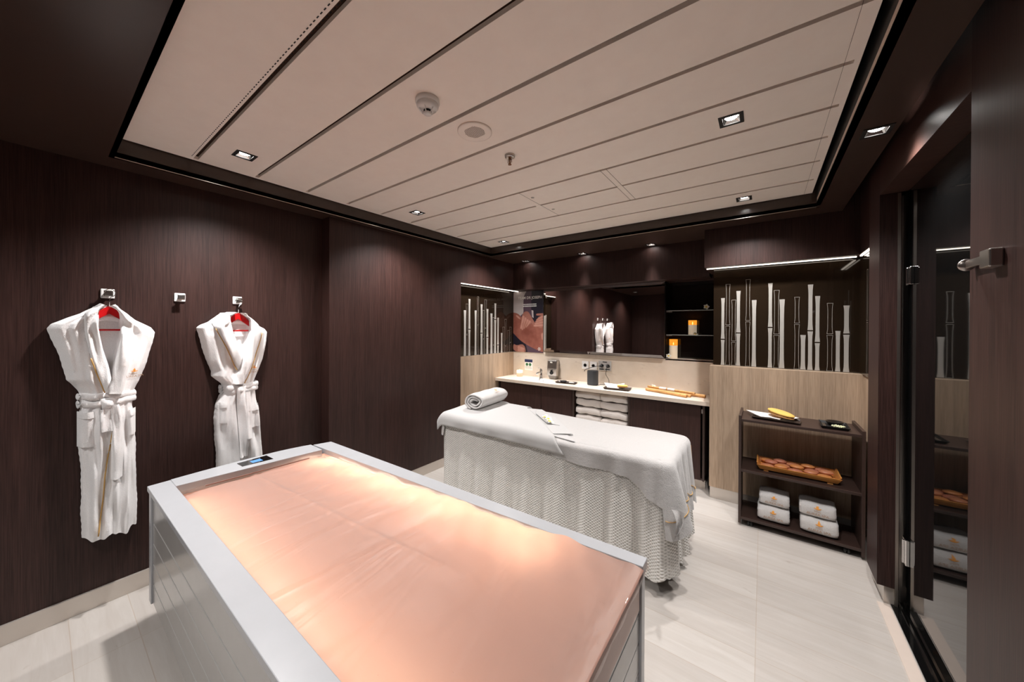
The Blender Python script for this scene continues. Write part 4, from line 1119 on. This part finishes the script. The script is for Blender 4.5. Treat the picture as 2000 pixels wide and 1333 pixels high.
def robe(lab, left, right, li, lo, ri, ro, belt, knot, tails, pockets, pips, hem, logo_at, seed, ztop):
    random.seed(seed)
    fl, fr_ = rail(left), rail(right); fli, fri = rail(li), rail(ri)
    vz = min(p[1] for p in li)
    zb = hem
    def Dn(y, z):
        l, r_ = fl(z), fr_(z); uu = max(0, min(1, (y-l)/(r_-l)))
        w = abs(2*uu-1); e = max(0, 1-w**3.0)**.5
        wz = gb(z, belt[0], .05)
        d = .022+.085*e
        k = .35+.65*min(1, abs(z-belt[0])/.18)
        d += e*.0125*k*(sin((uu-.5)*(15+5*(z < belt[0]))+seed+2.4*sin(z*3.4+seed))+.55*sin((uu-.5)*33+z*5+seed*2)+.25*sin((uu-.5)*61-z*9+seed))
        d += .004*sin(z*23+uu*9+seed)*e
        if z > belt[0]: d -= .012*min(1, (z-belt[0])/.3)*(1-e*.4)
        return d
    def Df(y, z):
        d = Dn(y, z)
        if z > vz+.01:
            a, b = fli(z), fri(z); mrg = .012
            if a-mrg < y < b+mrg:
                k = min(1, min(y-a+mrg, b+mrg-y)/mrg/1.2); d = lerp(d, .022, k)
        return d
    t = thing('bathrobe', lab, 'bathrobe', (WX+.05, (fl(1.3)+fr_(1.3))/2, hem), 'white bathrobes on the wall')
    nu, nv = 84, 230; m = MB()
    def fn(uu, vv):
        z = lerp(zb, ztop, vv); l, r_ = fl(z), fr_(z); uq = .5-.5*cos(pi*uu); y = lerp(l, r_, uq)
        jit = .0012*sin(z*41+seed)+.0016*sin(z*17+2*seed)+.0007*sin(z*173)
        zz = z+(.010*sin(uq*14+seed)+.006*sin(uq*31))*max(0, 1-vv*12)
        return (WX+(Df(y, z) if 0 < uu < 1 else .012), y+(jit if uu < .5 else -jit)*(abs(2*uu-1)**8), zz)
    m.grid(fn, nu, nv)
    m.grid(lambda uu, vv: (WX+.010, lerp(fl(lerp(zb, ztop, vv))+.004, fr_(lerp(zb, ztop, vv))-.004, uu), lerp(zb, ztop, vv)), 6, 40)
    m.build('robe_body', TERRYR, t, smooth=True)
    ribbon(ri, ro, Dn, .024, base=.008).build('lapel', TERRYR, t, smooth=True)
    ribbon(li, lo, Dn, .026, base=.013).build('lapel', TERRYR, t, smooth=True)
    # back of the collar behind the hanger
    ya, yb = li[1][0], ri[1][0]
    MB().grid(lambda uu, vv: (WX+.030+.012*sin(pi*vv), lerp(ya-.01, yb+.01, uu), lerp(ztop-.085, ztop-.045, vv)+.010*sin(pi*uu)), 12, 6).build('collar_back', TERRYR, t, smooth=True)
    yl, yr = fl(belt[0])-.006, fr_(belt[0])+.006
    for k, (z0, tilt, h_) in enumerate(belt[1]):
        P = [(WX+.012, yl, z0)]+[(WX+Dn(max(fl(z0)+.004, min(fr_(z0)-.004, lerp(yl, yr, s/14))), z0)*.98+.006, lerp(yl, yr, s/14), z0+tilt*(s/14-.5)+.003*sin(s*1.3)) for s in range(15)]+[(WX+.012, yr, z0+tilt*.5)]
        MB().tube(P, h_, 12, flat=.42, up=(1, 0, 0)).build('belt', TERRYR, t, smooth=True)
    ky, kz = knot
    m = MB(); kd = Dn(ky, kz)+WX
    m.grid(lambda uu, vv: (kd+.014+.020*sin(pi*uu)*sin(pi*vv), ky+lerp(-.030, .030, uu)*(1-.25*vv), lerp(kz+.030, kz-.036, vv)), 12, 12)
    m.build('belt_knot', TERRYR, t, smooth=True)
    for tl in tails:
        w = .022; A = [(y-w, z) for y, z in tl]; Bq = [(y+w, z) for y, z in tl]
        ribbon(A, Bq, Dn, .012, n=40, m_=8, base=.016).build('belt_tail', TERRYR, t, smooth=True)
    for (a0, a1, z0, z1) in pockets:
        ribbon([(a0, z1), (a0, z0)], [(a1, z1), (a1, z0)], Dn, .007, n=20, base=.006).build('pocket', TERRYR, t, smooth=True)
        ribbon([(a0, z1+.002), (a0, z1-.032)], [(a1, z1+.002), (a1, z1-.032)], Dn, .012, n=8, base=.008).build('pocket_band', TERRYR, t, smooth=True)
    for pl in pips:
        P = []
        for (a, b) in zip(pl, pl[1:]):
            for k in range(8): P.append((lerp(a[0], b[0], k/8), lerp(a[1], b[1], k/8)))
        P.append(pl[-1])
        MB().tube([(WX+Dn(y, z)+(.020 if z > belt[0] else .010), y, z) for y, z in P], .0028, 8).build('gold_piping', GOLD, t, smooth=True)
    ly, lz = logo_at
    logo(lambda a, b: (WX+Dn(ly+a, lz+b)+.006, ly+a, lz+b), .085, t)
    return t
R1L = [(.134,.420),(.132,.628),(.129,.843),(.122,.925),(.124,1.09),(.127,1.11),(.127,1.19),(.107,1.228),(.085,1.262),(.080,1.302),(.055,1.408),(.030,1.498),(.021,1.532),(.036,1.555),(.083,1.584),(.132,1.612),(.175,1.646)]
R1R = [(.333,.400),(.335,.486),(.333,.663),(.329,.868),(.323,1.055),(.317,1.089),(.317,1.167),(.343,1.23),(.373,1.33),(.400,1.447),(.410,1.507),(.394,1.537),(.327,1.581),(.293,1.617),(.265,1.642)]
R1LI = [(.215,1.652),(.189,1.634),(.185,1.537),(.201,1.427),(.224,1.32),(.232,1.27)]
R1LO = [(.192,1.666),(.137,1.612),(.141,1.51),(.157,1.402),(.176,1.305),(.206,1.186)]
R1RI = [(.223,1.652),(.259,1.632),(.267,1.537),(.256,1.424),(.241,1.341),(.214,1.182)]
R1RO = [(.246,1.664),(.317,1.595),(.313,1.479),(.301,1.365),(.286,1.251),(.271,1.174)]
robe('white bathrobe with gold embroidery, left one, hanging full length in view', R1L, R1R, R1LI, R1LO, R1RI, R1RO,
     (1.150, [(1.168, -.006, .017), (1.132, .012, .016)]), (.222, 1.128), [[(.235, 1.120), (.246, 1.06), (.252, .98), (.252, .86), (.250, .715)], [(.214, 1.10), (.214, 1.04), (.218, .98)]],
     [(.118, .172, .905, 1.090), (.296, .330, .935, 1.075)], [[(.160, 1.375), (.178, 1.300), (.192, 1.249), (.207, 1.188)], [(.236, 1.00), (.224, .869), (.208, .736), (.202, .599), (.186, .425)]], .405, (.318, 1.268), 1, 1.650)
R2L = [(.697,.400),(.698,.600),(.695,.667),(.686,.807),(.685,.920),(.689,1.025),(.709,1.081),(.721,1.102),(.719,1.141),(.724,1.155),(.694,1.189),(.671,1.215),(.671,1.252),(.645,1.321),(.622,1.411),(.605,1.485),(.595,1.536),(.616,1.554),(.653,1.573),(.697,1.615),(.715,1.630)]
R2R = [(.962,.400),(.956,.530),(.951,.622),(.943,.740),(.935,.865),(.928,.948),(.914,1.032),(.906,1.098),(.907,1.139),(.894,1.153),(.921,1.218),(.956,1.314),(.980,1.436),(.986,1.503),(.969,1.528),(.934,1.548),(.900,1.592),(.859,1.620)]
R2LI = [(.795,1.638),(.745,1.62),(.751,1.567),(.767,1.497),(.789,1.427),(.811,1.379)]
R2LO = [(.735,1.640),(.656,1.58),(.670,1.528),(.709,1.43),(.745,1.344),(.786,1.248)]
R2RI = [(.801,1.638),(.859,1.600),(.863,1.52),(.840,1.425),(.808,1.332),(.758,1.162)]
R2RO = [(.840,1.631),(.934,1.552),(.924,1.471),(.893,1.358),(.860,1.265),(.818,1.154)]
robe('white bathrobe with gold piping, right one, its hem hidden behind the glowing bed', R2L, R2R, R2LI, R2LO, R2RI, R2RO,
     (1.128, [(1.136, .014, .018), (1.112, .004, .015)]), (.803, 1.118), [[(.800, 1.135), (.803, 1.05), (.812, .92), (.816, .80), (.818, .66)], [(.836, 1.10), (.845, 1.0), (.848, .90), (.846, .78)]],
     [(.700, .732, .905, 1.040), (.858, .928, .845, .995)], [[(.672, 1.530), (.709, 1.43), (.745, 1.344), (.784, 1.250)], [(.928, 1.50), (.908, 1.41), (.886, 1.33), (.848, 1.23), (.820, 1.16)]], .405, (.886, 1.235), 4, 1.636)
def hanger(yc, zt, lab, bar):
    t = thing('coat_hanger', lab, 'coat hanger', (WX+.05, yc, zt), 'red coat hangers')
    def fn(uu, vv):
        a = (uu-.5)*2; top = zt-.018*(abs(a)*1.6)**1.6-.055*abs(a); bot = zt-.044-.075*abs(a)**1.05; bot = min(bot, top-.018)
        return a, lerp(bot, top, vv)
    for d in (0,):
        m = MB(); n = 31; rows = []
        for s, x in ((0, WX+.056), (1, WX+.070)):
            for vv in (0, 1):
                for i in range(n):
                    a, z = fn(i/(n-1), vv); rows.append((x-.012, yc+a*.092, z))
        g = lambda s, v, i: (s*2+v)*n+i
        fs = []
        for i in range(n-1):
            fs += [(g(0, 0, i), g(0, 0, i+1), g(0, 1, i+1), g(0, 1, i)), (g(1, 0, i), g(1, 0, i+1), g(1, 1, i+1), g(1, 1, i)), (g(0, 0, i), g(0, 0, i+1), g(1, 0, i+1), g(1, 0, i)), (g(0, 1, i), g(0, 1, i+1), g(1, 1, i+1), g(1, 1, i))]
        for i in (0, n-1): fs.append((g(0, 0, i), g(0, 1, i), g(1, 1, i), g(1, 0, i)))
        m.add(rows, fs); m.build('shoulder_piece', RED, t, bevel=.002)
    MB().tube([(WX+.046, yc-.11, bar), (WX+.046, yc+.11, bar)], .0055, 10).build('crossbar', RED, t, smooth=True)
    P = [(WX+.062, yc, zt-.006), (WX+.062, yc, zt+.030)]
    for k in range(15):
        a = -pi*.45+k/14*pi*1.45; P.append((WX+.062-.006*k/14, yc+.002+.020*cos(a), zt+.066+.022*sin(a)+.004))
    MB().tube(P, .0018, 8).build('wire_hook', CHROME, t, smooth=True)
hanger(.228, 1.656, 'red coat hanger inside the left bathrobe', 1.523)
hanger(.803, 1.640, 'red coat hanger inside the right bathrobe', 1.515)
for yc, lab in ((.226, 'square chrome wall hook holding the left bathrobe'), (.520, 'empty square chrome wall hook between the two bathrobes'), (.812, 'square chrome wall hook holding the right bathrobe')):
    t = thing('wall_hook', lab, 'wall hook', (WX, yc, 1.725), 'square wall hooks')
    B(WX, WX+.010, yc-.026, yc+.026, 1.699, 1.751).build('back_plate', WHITE, t, bevel=.004)
    B(WX+.010, WX+.042, yc-.009, yc+.009, 1.712, 1.736).build('stem', STEEL, t, bevel=.002)
    B(WX+.042, WX+.048, yc-.017, yc+.017, 1.708, 1.742).build('front_plate', STEEL, t, bevel=.003)

# ------------------------------------------------------------------ shelf trolley
KX0, KX1, KY0, KY1 = -.150, .558, 3.235, 3.575
t = thing('shelf_trolley', 'dark brown open shelf trolley on castors in front of the light wood wall', 'trolley', ((KX0+KX1)/2, 3.4, 0))
for x in (KX0, KX1-.018): B(x, x+.018, KY0, KY1, .020, .862).build('side_panel', W_BROWN, t, bevel=.001)
B(KX0+.018, KX1-.018, KY0+.004, KY1, .818, .836).build('top_shelf', W_BROWN, t, bevel=.001)
B(KX0+.018, KX1-.018, KY0+.004, KY1, .424, .442).build('shelf', W_BROWN, t, bevel=.001)
B(KX0+.018, KX1-.018, KY0+.004, KY1, .052, .070).build('shelf', W_BROWN, t, bevel=.001)
for x in (KX0+.075, KX1-.085):
    for y in (KY0+.045, KY1-.045):
        m = MB().lathe([(.001, -.016), (.021, -.016), (.023, -.010), (.023, -.004), (.012, -.003), (.012, .003), (.023, .004), (.023, .010), (.021, .016), (.001, .016)], (x, y, .023), 20, 'x')
        m.box(x-.012, x+.012, y-.010, y+.010, .036, .052); m.build('castor', RUBBER, t)
t, R = oblong_tray('serving_tray', .085, 3.365, .836, .30, .150, -.12, TRAYD, 'dark rectangular tray with napkin and large brush on top of the trolley', .016)
napkin(R, [(-.205, .075, .020), (-.125, -.020, .012), (-.09, -.055, .010), (-.03, -.040, .010), (.03, -.062, .010), (.04, .02, .010), (.02, .09, .022), (-.06, .075, .018)], .009, 'white folded napkin on the tray on top of the trolley')
napkin(R, [(.08, -.02, .012), (.135, .055, .018), (.10, .08, .018), (.05, .06, .014)], .009, 'small white napkin tip behind the large brush on the trolley')
loofah(R(.030, .010, .034), .088, .056, .036, -.42, 'large oval yellow massage brush on the tray on top of the trolley', -.18)
t, R = oblong_tray('serving_tray', .418, 3.385, .836, .155, .205, -.02, BLACK, 'square black tray with a small bowl on top of the trolley', .020, .012)
c = R(.008, .045, .006); MB().lathe([(.001, 0), (.030, 0), (.048, .018), (.050, .026), (.046, .026), (.030, .006), (.001, .004)], c, 28).build('bowl_body', BLKG, thing('small_bowl', 'small black bowl on the square tray on the trolley', 'bowl', c), smooth=True)
crystals(R(.020, -.035, .010), .028, 70, 'bath_salt', 'pale green and white salt crystals on the square black tray', plain('salt_pale_green', (.72, .74, .50), .4), 9, .006, .6)
m = MB(); c = R(-.055, .0, .007)
for k in range(4): m.box(c[0]-.012, c[0]+.012, c[1]-.07+.038*k, c[1]-.044+.038*k, .8425, .8435)
tag(m.build('foil_strip', STEEL), 'row of small silver squares on the square black tray', 'tray decoration')
# orange tray with stones
def stone_tray():
    t = thing('wooden_tray', 'orange wooden tray full of smooth salt stones on the middle shelf of the trolley', 'tray', (.207, 3.39, .442))
    x0, x1, y0, y1, z0 = -.035, .452, 3.285, 3.510, .442; k = .020
    def wall(p):
        m = MB(); m.add(p, [(0, 1, 2, 3), (4, 5, 6, 7), (0, 1, 5, 4), (1, 2, 6, 5), (2, 3, 7, 6), (3, 0, 4, 7)]); return m
    th = .009; h = .050; zb = z0+.012
    B(x0+k, x1-k, y0+k, y1-k, zb, zb+.006).build('tray_base', ORWOOD, t)
    for (yy, s) in ((y0, 1), (y1, -1)):
        wall([(x0+k, yy+s*k, zb), (x1-k, yy+s*k, zb), (x1, yy, z0+h), (x0, yy, z0+h), (x0+k, yy+s*(k+th), zb), (x1-k, yy+s*(k+th), zb), (x1, yy+s*th, z0+h), (x0, yy+s*th, z0+h)]).build('long_side', ORWOOD, t, bevel=.0015)
    for (xx, s) in ((x0, 1), (x1, -1)):
        wall([(xx+s*k, y0+k+th, zb), (xx+s*k, y1-k-th, zb), (xx, y1-th, z0+h+.012), (xx, y0+th, z0+h+.012), (xx+s*(k+th), y0+k+th, zb), (xx+s*(k+th), y1-k-th, zb), (xx+s*th, y1-th, z0+h+.012), (xx+s*th, y0+th, z0+h+.012)]).build('end_side', ORWOOD, t, bevel=.0015)
    for x in (x0+.045, x1-.075):
        for y in (y0+.025, y1-.045): B(x, x+.030, y, y+.020, z0, zb).build('foot', ORWOOD, t)
stone_tray()
random.seed(12)
STO = [plain('salt_stone_%s' % n, c, .35) for n, c in (('salmon', (.62, .24, .12)), ('orange', (.68, .27, .09)), ('rose', (.55, .20, .12)))]
i = 0
nr = ['front', 'middle', 'back']; nc = ['leftmost', 'second from left', 'central', 'second from right', 'rightmost']
for row in range(3):
    for colm in range(5):
        x = .035+colm*.083+random.uniform(-.006, .006)+(.018 if row == 1 else 0); y = 3.345+row*.055; z = .476+.012*((row+colm) % 2)+row*.004
        if x > .405: x = .405
        m = MB(); rx, ry, rz = random.uniform(.040, .047), random.uniform(.026, .030), random.uniform(.014, .017); e = random.uniform(0, 6)
        P_ = [(sin(pi*k/12)*(1 if 0 < k < 12 else 0)+1e-4, -cos(pi*k/12)) for k in range(13)]
        m.lathe([(a, b*1.0) for a, b in P_], (0, 0, 0), 24)
        m.v = [(x+vx*rx*(1+.05*sin(3*vy+e)), y+vy*ry, z+vz*rz+.0) for vx, vy, vz in m.v]
        o = m.build('salt_stone', STO[i % 3], None, smooth=True)
        o.rotation_euler = (0, 0, 0)
        tag(o, 'flat rounded salmon salt stone in the orange tray, %s of the %s row' % (nc[colm], nr[row]), 'stone', 'salt stones in the orange tray'); i += 1
# logo towels on the lower shelf
def logo_towel(cx, y0, z0, w, h, d, rot, lab, show='all'):
    t = thing('folded_towel', lab, 'towel', (cx, y0, z0), 'logo towels on the lower trolley shelf')
    ca, sa = cos(rot), sin(rot)
    def F(a, b, c): return (cx+a*ca-b*sa, y0+a*sa+b*ca, z0+c)
    def sec(uu, vv):
        an = 2*pi*uu; c_, s_ = cos(an), sin(an)
        b = (abs(c_)**.55)*(1 if c_ > 0 else -1)*d/2; c = (abs(s_)**.62)*(1 if s_ > 0 else -1)*h/2
        a = (vv-.5)*w; k = 1-.12*abs(2*vv-1)**7
        return F(a+.003*sin(uu*40), d/2+b*k, h/2+c*k+.0025*sin(a*45+cx*30)*(1 if s_ > 0 else 0))
    m = MB(); m.grid(sec, 40, 20, wrap=True); n = 40
    m.f.append(tuple(range(n))[::-1]); m.mi.append(0); m.f.append(tuple(19*n+k for k in range(n))); m.mi.append(0)
    m.build('towel_body', TERRYM, t, smooth=True)
    for sx in (-1, 1):
        m = MB()
        for q in (.30, .62): m.tube([F(sx*(w/2-.001), d*.10+d*.8*k/8, h*q+.006*sin(k)) for k in range(9)], .0042, 6)
        m.build('folded_edge', TERRYM, t, smooth=True)
    def fn(a, b):
        v = b-.010; zc = h*.52+v
        an = max(-1.2, min(1.5, (zc-h/2)/(h/2)))
        s_ = max(-.999, min(.999, an)); sn = abs(s_)**(1/.62); cc = sqrt(max(0, 1-sn*sn))**.55
        return F(a, d/2-cc*d/2-.0035, zc)
    logo(fn, w*.62, t)
logo_towel(.070, 3.262, .071, .190, .112, .20, -.02, 'white folded towel with orange emblem, lower one of the left stack on the trolley')
logo_towel(.075, 3.285, .184, .180, .098, .19, -.02, 'white folded towel with orange emblem, upper one of the left stack on the trolley')
logo_towel(.330, 3.255, .071, .200, .110, .20, -.04, 'white folded towel with orange emblem, lower one of the right stack on the trolley')
logo_towel(.323, 3.278, .182, .195, .100, .19, -.04, 'white folded towel with orange emblem, upper one of the right stack on the trolley')
